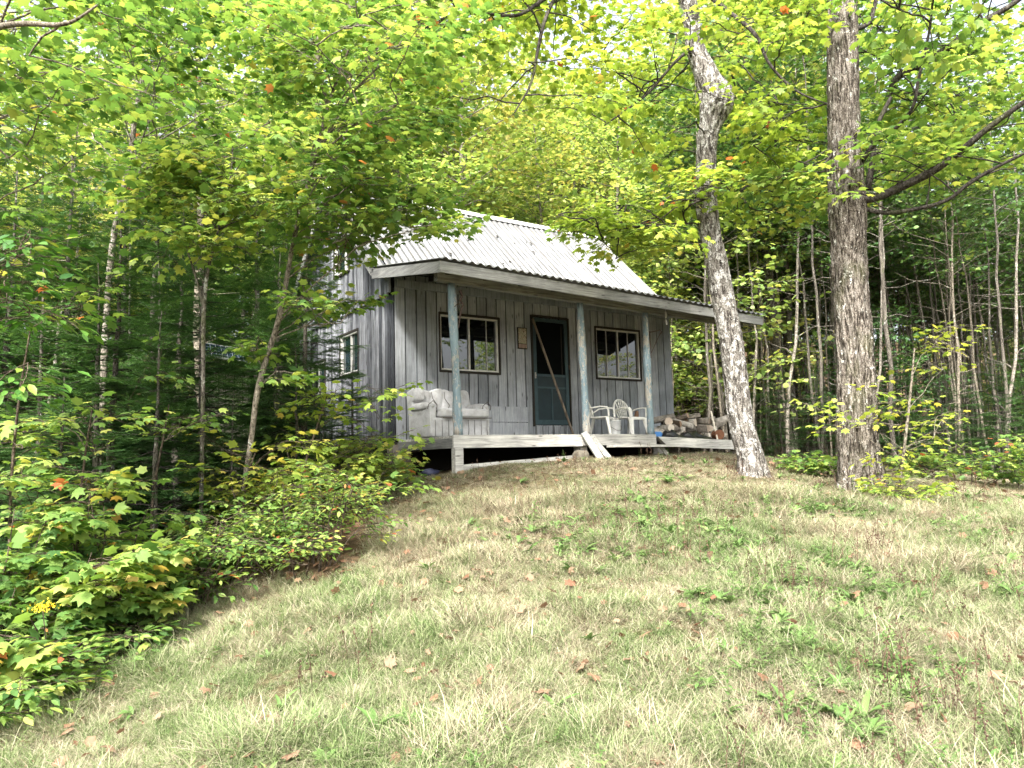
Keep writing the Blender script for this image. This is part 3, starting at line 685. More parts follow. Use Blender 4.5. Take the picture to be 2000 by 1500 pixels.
for row, (cnt, z) in enumerate([(11, -.03), (11, .06), (10, .15), (9, .24), (6, .32)]):
    for i in range(cnt):
        b = protos[k % 8]
        o = b if k < 8 else b.copy()
        if k >= 8: COL.objects.link(o)
        x = 4.46+.18*row*.5+i*(1.55/cnt)*(1-.02*row)+random.uniform(-.04, .04)
        o.location = (x, -.80+random.uniform(-.16, .14)-.02*row, z+random.uniform(-.01, .02)-(x-4.3)*.03)
        o.rotation_euler = (random.uniform(0, 6.28), random.uniform(-.35, .35), R(random.choice([100, 125, 140, 150, 115, 30, 60]))+random.uniform(-.2, .2))
        tag(o, 'short grey-brown firewood log in the loose heap at the right end of the porch', 'firewood log', 'firewood logs heaped on the porch end'); k += 1
m = MB(); m.tube([(0, -.09, 0), (0, .09, 0)], [.085, .08], 16, 0); m.f = m.f; o = m.build('chopping_round', [plain('reddish_cut_wood', (.16, .075, .045), .9, .1, 0, 25, .5)])
o.location = (5.42, -1.42, -.0); o.rotation_euler = (0, 0, R(-25)); tag(o, 'round reddish log end lying in front of the woodpile near the leaning handle', 'log')
# tarp
def sheet(name, x0, x1, y0, y1, z, amp, mat, seed, hump=.08):
    n1, n2 = 44, 22; vs = []
    for j in range(n2):
        for i in range(n1):
            a, b = i/(n1-1), j/(n2-1); x = x0+(x1-x0)*a; y = y0+(y1-y0)*b
            h = fbm(np.array([[x*7, y*9, seed]]), seed, 3)[0]; e = min(1, 6*min(a, 1-a))*min(1, 5*min(b, 1-b))
            vs.append((x+.03*math.sin(b*17), y+.03*math.sin(a*21), z+.012-(x-x0)*.035+e*(hump*h*1.4+amp*abs(h-.5))))
    k = len(vs); fs = [(j*n1+i, j*n1+i+1, (j+1)*n1+i+1, (j+1)*n1+i) for j in range(n2-1) for i in range(n1-1)]
    m = MB(); m.add(vs+[(p[0], p[1], p[2]-.006) for p in vs], fs+[tuple(reversed([q+k for q in f])) for f in fs]); return m.build(name, mat, None, True)
tag(sheet('plastic_sheet', 3.98, 5.35, -1.50, -1.02, -.05, .10, M['tarp'], 4, .10), 'crumpled black plastic sheet lying at the foot of the firewood heap', 'tarp')
m = MB(); m.rbox((0, 0, .055), (.17, .13, .11), .25, 12, 0, .5, .012); m.tube([(.08, 0, .06), (.12, 0, .065)], .018, 8); o = m.build('plastic_jug', M['blue'], None, True); o.location = (3.92, -1.45, -.05)
tag(o, 'small bright blue plastic jug lying at the left end of the black sheet', 'jug')
m = MB(); m.tube([(5.30, -1.52, -.10), (5.40, -1.38, .15), (5.52, -1.22, .42)], [.016, .014, .016], 8); o = m.build('tool_handle', M['bare_wood'], None, True)
tag(o, 'pale wooden tool handle leaning up against the woodpile by the trunk', 'handle')
# step
stp = empty('porch_step', (2.3, -1.8, gzf(2.3, -1.9)), 0, 'broken grey wooden step leaning against the front edge of the porch deck', 'step')
zz = gzf(2.3, -1.9)
m = MB(); m.beam((-.13, .07, .03-zz), (.03, -.13, gzf(2.33, -1.93)-zz-.03), .10, .03, 0, .8, (0, 1, .3)); m.build('stringer', M['deck'], stp)
m = MB(); m.beam((.02, .07, -.02-zz), (.19, -.16, gzf(2.5, -1.97)-zz-.03), .03, .07, 0, .4); m.build('stringer', M['deck'], stp)
m = MB(); m.beam((.22, -.12, -.175-zz), (1.55, -.10, -.185-zz), .20, .035, 0, .6); m.beam((1.3, -.05, -.20-zz), (1.42, -.14, gzf(3.6, -2.0)-zz-.03), .05, .05, 0, .3); m.build('tread', M['deck'], stp)
m = MB(); za = gzf(.3, -1.6); zc = gzf(2.4, -1.6); m.add([(.17, -1.62, za-.03), (2.15, -1.60, zc-.03), (2.15, -1.57, zc-.03), (.17, -1.59, za-.03), (.17, -1.62, za+.075), (2.15, -1.60, zc+.07), (2.15, -1.57, zc+.07), (.17, -1.59, za+.075)], [(0, 3, 2, 1), (4, 5, 6, 7), (0, 1, 5, 4), (1, 2, 6, 5), (2, 3, 7, 6), (3, 0, 4, 7)], 0, 1)
tag(m.build('ground_plank', M['deck']), 'pale plank lying on edge on the ground beneath the porch deck', 'plank')
m = MB(); m.rbox((0, 0, .06), (.26, .18, .09), .4, 14, 0, .5, .05, None, 3); o = m.build('crumpled_bag', plain('dusty_blue_plastic', (.035, .04, .08), .5, .4, 0, 20, .6), None, True); o.location = (-.02, -1.15, gzf(0, -1.15)-.02)
tag(o, 'crumpled dusty blue bag on the ground under the left corner of the deck', 'bag')
m = MB(); m.rbox((0, 0, .06), (.24, .20, .24), .3, 14, 0, .5, .05, None, 8); o = m.build('stump', plain('grey_stump', (.14, .125, .10), .9, .1, 0, 14, .5, .5), None, True); o.location = (2.02, -1.82, gzf(2.02, -1.82)-.02)
tag(o, 'low pale stump under the deck edge just left of the broken step', 'stump')

# shed with a solar panel in the firs on the left
sx, sy = at(440, 760, 15.0)[:2]; sz = gzf(sx, sy)
ang = math.atan2(CAM[1]-sy, CAM[0]-sx)+math.pi/2          # faces the lawn
sh = empty('garden_shed', (sx, sy, sz), ang, 'narrow pale board shed half hidden among the firs left of the cabin', 'shed')
m = MB(); H = 2.72
wall(m, lambda u, z, d: (u, -d-.0, z), 0, -.45, .45, lambda u: 0, lambda u: H, .15, .012, [(-.30, .30, .05, 1.75)], (.012, .02))
wall(m, lambda u, z, d: (-.45-d, u+.0, z), 0, 0, 1.0, lambda u: 0, lambda u: H-.2*u, .15, .012, []); wall(m, lambda u, z, d: (.45+d, u, z), 0, 0, 1.0, lambda u: 0, lambda u: H-.2*u, .15, .012, [])
wall(m, lambda u, z, d: (u, 1.0+d, z), 0, -.45, .45, lambda u: 0, lambda u: H-.2, .15, .012, [])
m.build('wall', [M['shed_wood'], M['black']], sh)
m = MB()
for k in range(4): m.box(-.295+k*.148, -.012, .06, -.155+k*.148, .006, 1.74, 0, random.random())
m.build('door', M['shed_wood'], sh)
m = MB(); m.beam((0, -.2, H+.08), (0, 1.15, H-.15), 1.1, .03); m.build('roof', M['dark_wood'], sh)
ps = at(443, 690, 14.45); 
pv = empty('solar_panel', tuple(ps), ang+R(12), 'small tilted solar panel with white frame mounted in front of the shed roof', 'solar panel')
n = NT('solar_cells'); br = n.n('ShaderNodeTexBrick', Vector=n.coord('Object', (1, 1, 1))); br.offset = 0; br.inputs['Scale'].default_value = 1; br.inputs['Brick Width'].default_value = .10; br.inputs['Row Height'].default_value = .12; br.inputs['Mortar Size'].default_value = .004
br.inputs['Color1'].default_value = (.010, .02, .05, 1); br.inputs['Color2'].default_value = (.014, .03, .065, 1); br.inputs['Mortar'].default_value = (.35, .38, .42, 1)
cells = n.done(n.bsdf(br.outputs[0], .12, .5))
tl = R(38)
m = MB(); m.box(-.41, -.24, 0, .41, .24, .012); o = m.build('cells', cells, pv); o.rotation_euler = (tl, R(7), 0)
m = MB()
for q in ((-.425, -.255, .425, -.238), (-.425, .238, .425, .255), (-.425, -.238, -.408, .238), (.408, -.238, .425, .238)): m.box(q[0], q[1], -.01, q[2], q[3], .022)
o = m.build('frame', M['alu'], pv); o.rotation_euler = (tl, R(7), 0)
m = MB(); m.beam((-.3, .05, -.02), (-.3, .62, -.05), .03, .03); m.beam((.3, .05, -.02), (.3, .62, -.05), .03, .03); m.build('mount', M['iron'], pv)
# ================================================================ LEAVES AND TREES
def star_leaf(lobes, sinus, base, shoulder=False):
    "maple leaf outline round a centre point; petiole at the origin, tip along +x"
    ang = [0, 27, 52, 82, 108, 140, 180, 220, 252, 278, 308, 333]
    rad = [lobes[0], sinus, lobes[1], sinus*.95, lobes[2], sinus*.9, base, sinus*.9, lobes[2], sinus*.95, lobes[1], sinus]
    v = [(.42, 0, .03)]
    for a, r in zip(ang, rad):
        z = -.17*r if r > sinus*1.1 else .01
        v.append((.42+r*math.cos(R(a)), r*math.sin(R(a)), z))
    k = len(ang); f = [(0, 1+i, 1+(i+1) % k) for i in range(k)]
    return np.array(v), np.array(f)
MAPLE = star_leaf((.58, .57, .44), .35, .36)
OVAL = (np.array([(0, 0, 0), (.25, .19, .03), (.6, .21, .02), (1, 0, -.10), (.6, -.21, .02), (.25, -.19, .03), (.45, 0, -.03)]), np.array([(0, 6, 1), (1, 6, 2), (2, 6, 3), (3, 6, 4), (4, 6, 5), (5, 6, 0)]))
FAR = (np.array([(0, 0, 0), (.5, .42, .02), (1, 0, -.12), (.5, -.42, .02)]), np.array([(0, 2, 1), (0, 3, 2)]))
FAR5 = (np.array([(0, 0, 0), (.35, .50, -.05), (1, 0, -.12), (.35, -.5, -.05), (.75, .30, 0), (.75, -.3, 0)]), np.array([(0, 2, 4), (0, 4, 1), (0, 5, 2), (0, 3, 5)]))
class Leaves:
    def __init__(s): s.p = []; s.f = []; s.n = []; s.s = []; s.t = []
    def add(s, p, f, n, size, tint):
        p = np.atleast_2d(p); k = len(p)
        s.p.append(p); s.f.append(np.broadcast_to(f, (k, 3))); s.n.append(np.broadcast_to(n, (k, 3))); s.s.append(np.broadcast_to(size, k)); s.t.append(np.broadcast_to(tint, k))
    def count(s): return sum(len(a) for a in s.p)
    def mesh(s, name, tmpl, mat):
        P = np.concatenate(s.p); F = norm(np.concatenate(s.f)); N = np.concatenate(s.n); S = np.concatenate(s.s); T = np.concatenate(s.t)
        N = norm(N-F*(N*F).sum(-1, keepdims=True)); B = np.cross(N, F)
        tv, tf = tmpl
        V = P[:, None]+S[:, None, None]*(tv[None, :, 0:1]*F[:, None]+tv[None, :, 1:2]*B[:, None]+tv[None, :, 2:3]*N[:, None])
        fa = (tf[None]+(np.arange(len(P))*len(tv))[:, None, None]).reshape(-1, 3)
        return np_mesh(name, V.reshape(-1, 3), fa, np.repeat(T, len(tf)), mat)
def curve_pts(a, b, n=8, sag=0, wob=.04, rise=.0, g=None):
    g = g or rng
    a = np.array(a, float); b = np.array(b, float); L = np.linalg.norm(b-a); u = np.linspace(0, 1, n)[:, None]
    p = a+(b-a)*u; p[:, 2] += (np.sin(u[:, 0]*math.pi)*(rise-sag))*L
    w = g.normal(0, wob*L/math.sqrt(n), (n, 3)); w[0] = 0; w = np.cumsum(w, 0); w -= w[-1]*u
    return p+w
def twig_leaves(L, pts, size, spacing, tint, flat=.32, droop=.25, g=None, pet=.5, tv=.16):
    "pairs of leaves along a twig, blades lying roughly level"
    g = g or rng
    seg = np.linalg.norm(np.diff(pts, axis=0), axis=1); tot = seg.sum(); k = max(2, int(tot/spacing))
    cu = np.r_[0, np.cumsum(seg)]/max(tot, 1e-6); uu = np.sort(g.uniform(.12, 1, k)); uu[-1] = 1
    P = np.stack([np.interp(uu, cu, pts[:, i]) for i in range(3)], -1)
    d = norm(pts[-1]-pts[0]); side = norm(np.cross(d, [0, 0, 1])+1e-6)
    sg = np.where(np.arange(k) % 2, 1, -1)[:, None]*g.uniform(.3, 1.3, (k, 1)); sg[-1] = 0
    F = d+side*sg+g.normal(0, .28, (k, 3)); F[:, 2] -= droop; F = norm(F)
    N = np.array([0, 0, 1.])+g.normal(0, flat, (k, 3))
    sz = size*g.uniform(.65, 1.2, k)
    ti = np.clip(tint+g.normal(0, tv, k), 0, .95); ti = np.where(g.random(k) < .006, 1.0, ti)
    L.add(P+F*(sz*pet)[:, None], F, N, sz, ti)
def leafy_branch(mb, L, a, b, r0, size, spacing=.06, tint=.4, n_tw=9, tw_len=.42, flat=.32, g=None, bare=.3, rise=.08, lat=.15, seg=5, droop=.25, mat=0, tv=.16, sub=True):
    g = g or rng
    pts = curve_pts(a, b, 8, 0, .05, rise, g); Lb = np.linalg.norm(np.array(b)-np.array(a))
    mb.tube(pts, np.linspace(r0, max(.0025, r0*.22), 8), seg, mat, .5, False)
    d = norm(pts[-1]-pts[0]); side = norm(np.cross(d, [0, 0, 1.])+1e-6)
    for k in range(n_tw):
        u = bare+(1-bare)*(k+.5*g.random())/n_tw; i = min(6, int(u*7)); q = pts[i]+(pts[i+1]-pts[i])*(u*7-i)
        sgn = 1 if k % 2 else -1; ln = Lb*tw_len*(1.15-u)*g.uniform(.6, 1.2)+.08
        e = q+(d*.75+side*sgn*g.uniform(.5, 1.1)+np.array([0, 0, g.normal(.02, lat)]))*ln
        tp = curve_pts(q, e, 4, .03, .06, 0, g); rr = max(.002, r0*.3*(1.1-u)); mb.tube(tp, np.linspace(rr, .0015, 4), 3, mat, .5, False)
        tt = tint+g.normal(0, .07)
        twig_leaves(L, tp, size, spacing, tt, flat, droop, g, tv=tv)
        if sub and ln > .3:
            for s2 in (-1, 1):
                u2 = g.uniform(.3, .7); q2 = q+(e-q)*u2; e2 = q2+(norm(e-q)*.8+np.cross(norm(e-q), [0, 0, 1.])*s2*.8+np.array([0, 0, g.normal(0, .12)]))*ln*g.uniform(.3, .5)
                tp2 = curve_pts(q2, e2, 3, .02, .05, 0, g); mb.tube(tp2, [rr*.6, rr*.4, .0012], 3, mat, .5, False); twig_leaves(L, tp2, size, spacing, tt, flat, droop, g, tv=tv)
    twig_leaves(L, pts[-3:], size, spacing, tint, flat, droop, g, tv=tv)

def trunk_tube(mb, pts, rad, n, rings, ridge=.10, fine=.03, seed=0, sc=1.0, flare=0, burl=None, mat=0):
    "trunk surface with bark relief; pts are control points"
    pts = np.array(pts, float); rad = np.array(rad, float)
    cl = np.r_[0, np.cumsum(np.linalg.norm(np.diff(pts, axis=0), axis=1))]; uu = np.linspace(0, cl[-1], rings)
    def cr(y):                                       # smooth interpolation
        m = np.gradient(y, cl); i = np.clip(np.searchsorted(cl, uu, 'right')-1, 0, len(cl)-2); h = cl[i+1]-cl[i]; t = (uu-cl[i])/h
        return (2*t**3-3*t**2+1)*y[i]+(t**3-2*t**2+t)*h*m[i]+(-2*t**3+3*t**2)*y[i+1]+(t**3-t**2)*h*m[i+1]
    C = np.stack([cr(pts[:, k]) for k in range(3)], -1); Rr = np.maximum(.002, cr(rad))
    d = norm(np.gradient(C, axis=0)); ref = np.array([1., 0, 0]); x = norm(ref-d*(d@ref)[:, None]); y = np.cross(d, x)
    a = np.linspace(0, 2*math.pi, n, endpoint=False)
    ca_, sa_ = np.cos(a), np.sin(a); rr = Rr[:, None]*np.ones((1, n))
    q = np.stack([ca_[None]*rr*10*sc, sa_[None]*rr*10*sc, np.broadcast_to(uu[:, None]*sc, rr.shape)], -1)
    r1 = 1-np.abs(fbm(q*np.array([4.5, 4.5, 2.4]), seed, 3)-.5)*2.0        # plated ridges
    r2 = fbm(q*np.array([1.1, 1.1, 1.3]), seed+9, 2)-.5
    r3 = fbm(q*np.array([14, 14, 18]), seed+5, 2)-.5
    rr = rr*(1+(r1-.6)*ridge+r2*.16)+r3*fine*Rr[:, None]
    if flare:
        fl = np.exp(-uu/ .26)[:, None]*flare; rr = rr*(1+fl*(1+.5*np.cos(a*5+seed)[None]))
    if burl is not None:
        for (bu, ba, bs, bh) in burl:
            da = np.angle(np.exp(1j*(a-ba)))[None]; rr = rr+bh*np.exp(-((uu[:, None]-bu)/bs)**2-(da/.9)**2)
    V = C[:, None]+rr[..., None]*(x[:, None]*ca_[None, :, None]+y[:, None]*sa_[None, :, None])
    base = mb.n; mb.v.extend(map(tuple, V.reshape(-1, 3).tolist())); mb.n += rings*n
    for i in range(rings-1):
        for j in range(n):
            mb.f.append((base+i*n+j, base+i*n+(j+1) % n, base+(i+1)*n+(j+1) % n, base+(i+1)*n+j)); mb.m.append(mat); mb.t.append(.5)
    return C, Rr
def finish_tree(name, mbt, L, tmpl, bark, leaf, label, cat, group=None, base=None):
    base = np.array(mbt.v[0] if base is None else base, float)
    root = empty(name, tuple(base), 0, label, cat, group)
    mbt.v = [(p[0]-base[0], p[1]-base[1], p[2]-base[2]) for p in mbt.v]
    t = mbt.build('trunk', [bark, M['bark_dark']], root, True)
    if L is not None and L.count():
        me = L.mesh('crown', tmpl, leaf); o = link('crown', me, root); 
        me.transform(Matrix.Translation(-Vector(base)))
    return root
def P(px, py, d): return np.array(at(px, py, d))

# ---------------------------------------------------------------- the two big trunks on the lawn
def big_tree(name, tr, d0, d1, ctrl, ridge, seed, bark, limbs, sprays, label, burl=None, leafsize=.11, flare=.5, leaf='leaf', top=None, n=72, rings=420, gg=0, tint=.62):
    g = np.random.default_rng(seed); mb = MB(); L = Leaves(); pts, rad = [], []
    ys = [c[1] for c in ctrl]; ymin, ymax = min(ys), max(ys)
    for px, py, w in ctrl:
        d = d0+(d1-d0)*(ymax-py)/(ymax-ymin); p = P(px, py, d); pts.append(p); rad.append(w*.375*d/FPX)
    pts[0][2] = gzf(*pts[0][:2])-.12
    C, Rr = trunk_tube(mb, pts, rad, n, rings, ridge, .05, seed, 1, flare, burl)
    nodes = [C[C[:, 2] > 1.2]]
    for lb in limbs:                                # limb: list of (px,py,depth,width px)
        lp = [P(q[0], q[1], q[2]) for q in lb]; lr = [q[3]*.40*q[2]/FPX for q in lb]
        Cl, _ = trunk_tube(mb, lp, lr, 14, 60, .12, .06, seed+3, 3, mat=1); nodes.append(Cl); nodes.append(Cl)
        for i in range(1, len(lp)):                 # leafy side branches off the limb
            for rep in range(1 if seed == 11 else 2):
                a = lp[i-1]+(lp[i]-lp[i-1])*g.uniform(.2, 1); dr = norm(g.normal(0, 1, 3)*np.array([1, 1, .35])+(np.array([FW[0], FW[1], .3])*.9 if seed == 11 else 0)); b = a+dr*g.uniform(.6, 1.3)
                leafy_branch(mb, L, a, b, .010, leafsize, .075, tint, 7, .5, .34, g, mat=1)
    for (x0, y0, x1, y1, da, db, cnt, ln) in sprays:
        for _ in range(cnt):
            d = g.uniform(da, db); c = P(g.uniform(x0, x1), g.uniform(y0, y1), d); nd = np.concatenate(nodes); src = nd[np.argmin(np.linalg.norm(nd-c, axis=1)*g.uniform(.85, 1.15, len(nd))+.35*np.maximum(0, nd[:, 2]-c[2]))]
            dr = norm((c-src)*np.array([1, 1, .2])+g.normal(0, .35, 3)*np.array([1, 1, .25])); a = c-dr*ln*.6
            leafy_branch(mb, L, a, c+dr*ln*.5, .009, leafsize, .07, tint+g.normal(0, .06), 9, .5, .30, g, .1, .04, mat=1)
            cp = curve_pts(src, a, 8, 0, .06, .06, g); mb.tube(cp, np.linspace(.012, .007, 8), 5, 1, .5, False); nodes.append(cp[3:])
    return finish_tree(name, mb, L, MAPLE, bark, M[leaf], label, 'tree')
TA = big_tree('maple_tree', 0, 9.3, 9.2, [(1472,950,62),(1466,900,57),(1448,830,56),(1437,740,55),(1425,650,54),(1415,600,54),(1403,530,50),(1388,460,48),(1380,400,49),(1379,330,46),(1382,270,46),(1388,225,50),(1392,192,64),(1376,140,52),(1358,95,42),(1352,50,38),(1342,0,40),(1322,-60,38),(1300,-160,34),(1290,-300,28),(1300,-480,20),(1290,-640,10)],
    .40, 4, M['bark_spot'],
    [[(1330,-60,9.2,20),(1240,-75,9.0,15),(1130,-45,8.6,12),(1060,0,8.3,10),(1010,30,8.1,8),(930,25,7.9,8),(880,30,7.8,6),(830,55,7.7,4)],
     [(1150,-60,8.7,10),(1095,-20,8.4,9),(1064,40,8.2,9),(1050,100,8.1,8),(1038,160,8.0,6),(1005,220,7.8,3)],
     [(1360,85,9.2,9),(1320,120,9.0,7),(1262,185,8.8,6),(1180,245,8.6,3)],
     [(1370,-20,9.2,12),(1420,20,8.8,10),(1480,75,8.5,9),(1500,120,8.4,7),(1560,180,8.3,5),(1620,205,8.2,3)]],
    [(880, -60, 1100, 20, 8.0, 9.5, 6, 1.0), (980, -40, 1260, 200, 7.8, 10.5, 9, .9), (1150, 120, 1320, 330, 8.9, 10.8, 9, .9), (1130, 400, 1330, 500, 9.0, 9.8, 11, .7), (1220, 330, 1400, 470, 8.6, 9.8, 11, .7), (1420, 60, 1580, 300, 9.2, 10.8, 8, .9), (1250, -200, 1560, 40, 9.3, 11.2, 13, 1.0), (1420, 300, 1600, 420, 9.2, 11, 7, .9)],
    'leaning grey maple with a swollen burl and pale lichen spots on the lawn', [(4.78, -.6, .20, .10), (4.98, -.5, .10, .03)], .105, .35, 'leaf_yellow', tint=.33)
TB = big_tree('maple_tree', 0, 8.8, 8.9, [(1682,975,98),(1680,940,86),(1676,880,80),(1673,800,78),(1671,700,76),(1664,600,74),(1657,500,74),(1654,400,76),(1650,330,72),(1648,250,66),(1646,180,64),(1646,100,63),(1645,0,60),(1644,-120,56),(1646,-300,48),(1640,-500,36),(1650,-700,20)],
    .60, 11, M['bark_big'],
    [[(1672,392,8.8,26),(1715,384,8.7,21),(1760,365,8.6,20),(1820,335,8.4,19),(1870,300,8.3,17),(1930,250,8.1,14),(2000,200,7.9,12),(2080,150,7.7,8)],
     [(1678,405,8.8,12),(1725,415,8.6,11),(1790,408,8.4,10),(1860,385,8.2,9),(1890,360,8.1,10),(1940,330,8.0,8),(2010,295,7.8,7)],
     [(1680,320,8.8,13),(1710,280,8.6,11),(1750,250,8.4,10),(1780,215,8.2,8),(1795,150,8.1,7),(1815,60,8.0,6),(1825,-40,7.9,4)],
     [(1735,190,9.6,12),(1750,155,9.5,16),(1800,125,9.3,18),(1850,95,9.1,16),(1900,55,8.9,14),(1975,10,8.7,12),(2040,-40,8.5,8)],
     [(1694,370,9.2,18),(1702,330,9.2,14),(1712,250,9.1,11),(1740,190,9.1,9)],
     [(1665,60,8.9,12),(1700,40,9,10),(1706,20,9,10),(1716,-30,9,7)],
     [(1640,280,8.8,7),(1600,325,8.7,6),(1560,315,8.6,4)]],
    [(1720, -150, 2050, 60, 7.0, 10.5, 15, 1.0), (1720, 60, 2050, 300, 8.9, 11.5, 19, .9), (1760, 280, 2050, 430, 8.8, 11, 10, .8), (1480, -150, 1620, 80, 9.0, 11, 7, .9), (1520, 250, 1660, 400, 9.4, 11.5, 6, .8)],
    'thick straight maple trunk with bare limbs reaching right, beside the leaning burled maple', None, .115, .45, 'leaf', tint=.66)

# ---------------------------------------------------------------- saplings along the left edge
def sapling(ctrl, depth, sprays, leafsize, label, bark, leaf='leaf', seed=0, spacing=.065, tint=.5, n=12, ln_r=.008, flat=.3, fork=None, name='maple_sapling', tmpl=None, ridge=.08, ntw=8, tv=.16, cat='sapling'):
    g = np.random.default_rng(seed); mb = MB(); L = Leaves()
    pts = [P(px, py, depth if len(c) == 0 else c[0]) for (px, py, w, *c) in ctrl]; rad = [w*.34*depth/FPX for (_, _, w, *c) in ctrl]
    z0 = gzf(*pts[0][:2]); pts[0][2] = min(pts[0][2], z0-.05)
    C, Rr = trunk_tube(mb, pts, rad, n, 90, ridge, .03, seed, 3, .15)
    for f in (fork or []):
        fp = [P(px, py, d) for px, py, d, w in f]; fr = [w/2*d/FPX for px, py, d, w in f]; trunk_tube(mb, fp, fr, 8, 40, .06, .03, seed+2, 3); C = np.concatenate([C, np.array(fp)])
    for (x0, y0, x1, y1, da, db, cnt, ln) in sprays:
        for _ in range(cnt):
            d = g.uniform(da, db); c = P(g.uniform(x0, x1), g.uniform(y0, y1), d)
            w = np.abs(C[:, 2]-(c[2]-.45*np.hypot(C[:, 0]-c[0], C[:, 1]-c[1])))+.3*np.hypot(C[:, 0]-c[0], C[:, 1]-c[1]); src = C[np.argmin(w)]
            dr = norm((c-src)*np.array([1, 1, .3])+g.normal(0, .25, 3)*np.array([1, 1, .4])); a = c-dr*ln*.55
            leafy_branch(mb, L, a, c+dr*ln*.45, ln_r*.55, leafsize, spacing, tint+g.normal(0, .07), ntw, .5, flat, g, .05, .03, tv=tv)
            if np.linalg.norm(a-src) > .05:
                cp = curve_pts(src, a, 7, 0, .05, .06, g); mb.tube(cp, np.linspace(ln_r*.8, ln_r*.5, 7), 5, 0, .5, False); C = np.concatenate([C, cp[3:]])
    return finish_tree(name, mb, L, tmpl or MAPLE, bark, M[leaf], label, cat)
sapling([(455,1110,17),(470,1000,17),(492,850,16),(502,770,16),(545,620,15),(578,450,12),(612,320,10),(640,210,9),(690,70,7),(730,-60,6),(760,-200,4)], 7.3,
    [(560,60,930,330,6.4,8.6,26,1.0), (560,300,800,440,6.8,8.4,14,.8), (760,400,900,470,7.0,8.0,6,.7), (620,380,760,480,7.0,8.4,12,.7), (430,-80,900,120,5.8,8.6,22,1.0), (700,300,860,400,7.0,8.4,6,.8), (600,490,725,640,7.4,8.6,9,.45), (490,560,640,610,7.1,7.4,3,.35), (450,670,560,720,7.1,7.5,3,.35), (500,720,580,760,7.0,7.4,2,.3), (620,420,700,480,7.0,7.6,4,.5)],
    .10, 'tall slender young maple with a crooked tan stem rising before the cabin gable', M['bark_pale'], 'leaf', 21, .065, .52, 14, .010,
    fork=[[(612,320,7.3,8),(655,235,7.2,6),(690,180,7.1,5),(740,130,7.0,3)], [(640,210,7.3,7),(622,120,7.4,6),(625,0,7.5,5),(620,-80,7.5,3)]])
sapling([(392,1010,12),(395,860,12),(397,700,12),(398,610,12),(404,540,10),(418,480,7),(440,400,5),(452,330,4),(455,280,3)], 7.0,
    [(290,300,520,345,6.6,7.3,9,.55), (250,355,420,400,6.6,7.4,8,.55), (400,300,560,430,6.7,7.3,9,.5), (300,440,480,490,6.6,7.3,10,.5), (330,380,520,430,6.7,7.4,6,.5)],
    .105, 'forked maple sapling with bright sunlit leaves against the dark firs', M['bark_grey'], 'leaf', 22, .065, .66, 10, .006, tv=.2,
    fork=[[(398,600,7.0,7),(388,560,7.0,5),(376,520,7.0,4),(362,480,7.0,3)]])
sapling([(190,1060,20),(200,800,20),(207,640,18),(226,440,17),(250,330,14),(266,220,13),(284,120,11),(300,0,9),(315,-150,6)], 8.6,
    [(60,60,420,300,6.8,10,18,1.0), (40,-100,460,80,6.2,9.5,18,1.0), (120,280,420,400,8,10,6,.8), (300,120,560,300,7.5,10,10,.9), (400,-60,640,100,8,10.5,10,.9)],
    .10, 'leaning pale birch-like stem with streaked bark left of the forked sapling', M['bark_birch'], 'leaf', 23, .065, .47, 16, .010)
sapling([(-60,1150,30,5.6),(-75,800,28,5.6),(-70,400,26,5.4),(-40,100,20,5.2),(10,-200,14,5),(60,-420,8,5)], 5.4,
    [(-60,30,260,230,4.6,6.6,13,.8), (-80,200,180,420,5.2,7,9,.8), (60,-120,420,60,4.6,6.6,12,.8)],
    .095, 'maple at the left border whose leafy boughs fill the upper corner', M['bark_pale'], 'leaf', 24, .07, .5, 14, .010,
    fork=[[(-70,95,5.2,12),(0,52,4.6,12),(55,46,4.4,11),(115,48,4.3,9),(150,38,4.2,6),(190,10,4.2,4)]])
sapling([(-120,1150,20,4.9),(-110,900,18,4.9),(-80,650,12,4.9),(-40,560,8,4.9),(0,520,6,4.9)], 4.9,
    [(-20,450,120,640,4.6,5.6,13,.45), (-30,470,60,560,4.6,5.2,4,.4), (-20,730,50,770,4.5,5.0,3,.3)],
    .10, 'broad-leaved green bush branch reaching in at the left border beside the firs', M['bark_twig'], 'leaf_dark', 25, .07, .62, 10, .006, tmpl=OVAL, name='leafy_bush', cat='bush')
# low maples and shrubs at the foot of the wood
def shrub(px, py, d, w, h, nst, leafsize, label, leaf='leaf', seed=0, tmpl=None, tint=.5, spacing=.06, name='maple_shrub', cat='shrub', flat=.34, ntw=7, group=None, bark='bark_twig', ln=.4, droop=.25):
    g = np.random.default_rng(seed); mb = MB(); L = Leaves()
    c = P(px, py, d); x, y = c[0], c[1]; z = gzf(x, y)
    base = np.array([x, y, z-.04])
    for k in range(nst):
        a = g.uniform(0, 6.28); rr = w*math.sqrt(g.random()); hh = h*1.22*g.uniform(.35, 1)*(1.1-.5*rr/w)
        top = np.array([x+rr*math.cos(a), y+rr*math.sin(a), gzf(x+rr*math.cos(a), y+rr*math.sin(a))+hh])
        sb = base+np.array([rr*.45*math.cos(a), rr*.45*math.sin(a), 0]); sb[2] = gzf(sb[0], sb[1])-.03
        st_ = curve_pts(sb, top, 7, 0, .05, .05, g); mb.tube(st_, np.linspace(.009, .003, 7), 5, 0, .5, False)
        for j in range(4):
            u = g.uniform(.35, 1); i = min(5, int(u*6)); q = st_[i]+(st_[i+1]-st_[i])*(u*6-i); a2 = g.uniform(0, 6.28)
            e = q+np.array([math.cos(a2), math.sin(a2), g.uniform(-.05, .35)])*ln*g.uniform(.5, 1.1)
            leafy_branch(mb, L, q, e, .004, leafsize, spacing, tint+g.normal(0, .08), ntw, .5, flat, g, .1, .05, sub=False, seg=3, droop=droop)
    return finish_tree(name, mb, L, tmpl or MAPLE, M[bark], M[leaf], label, cat, group, base)
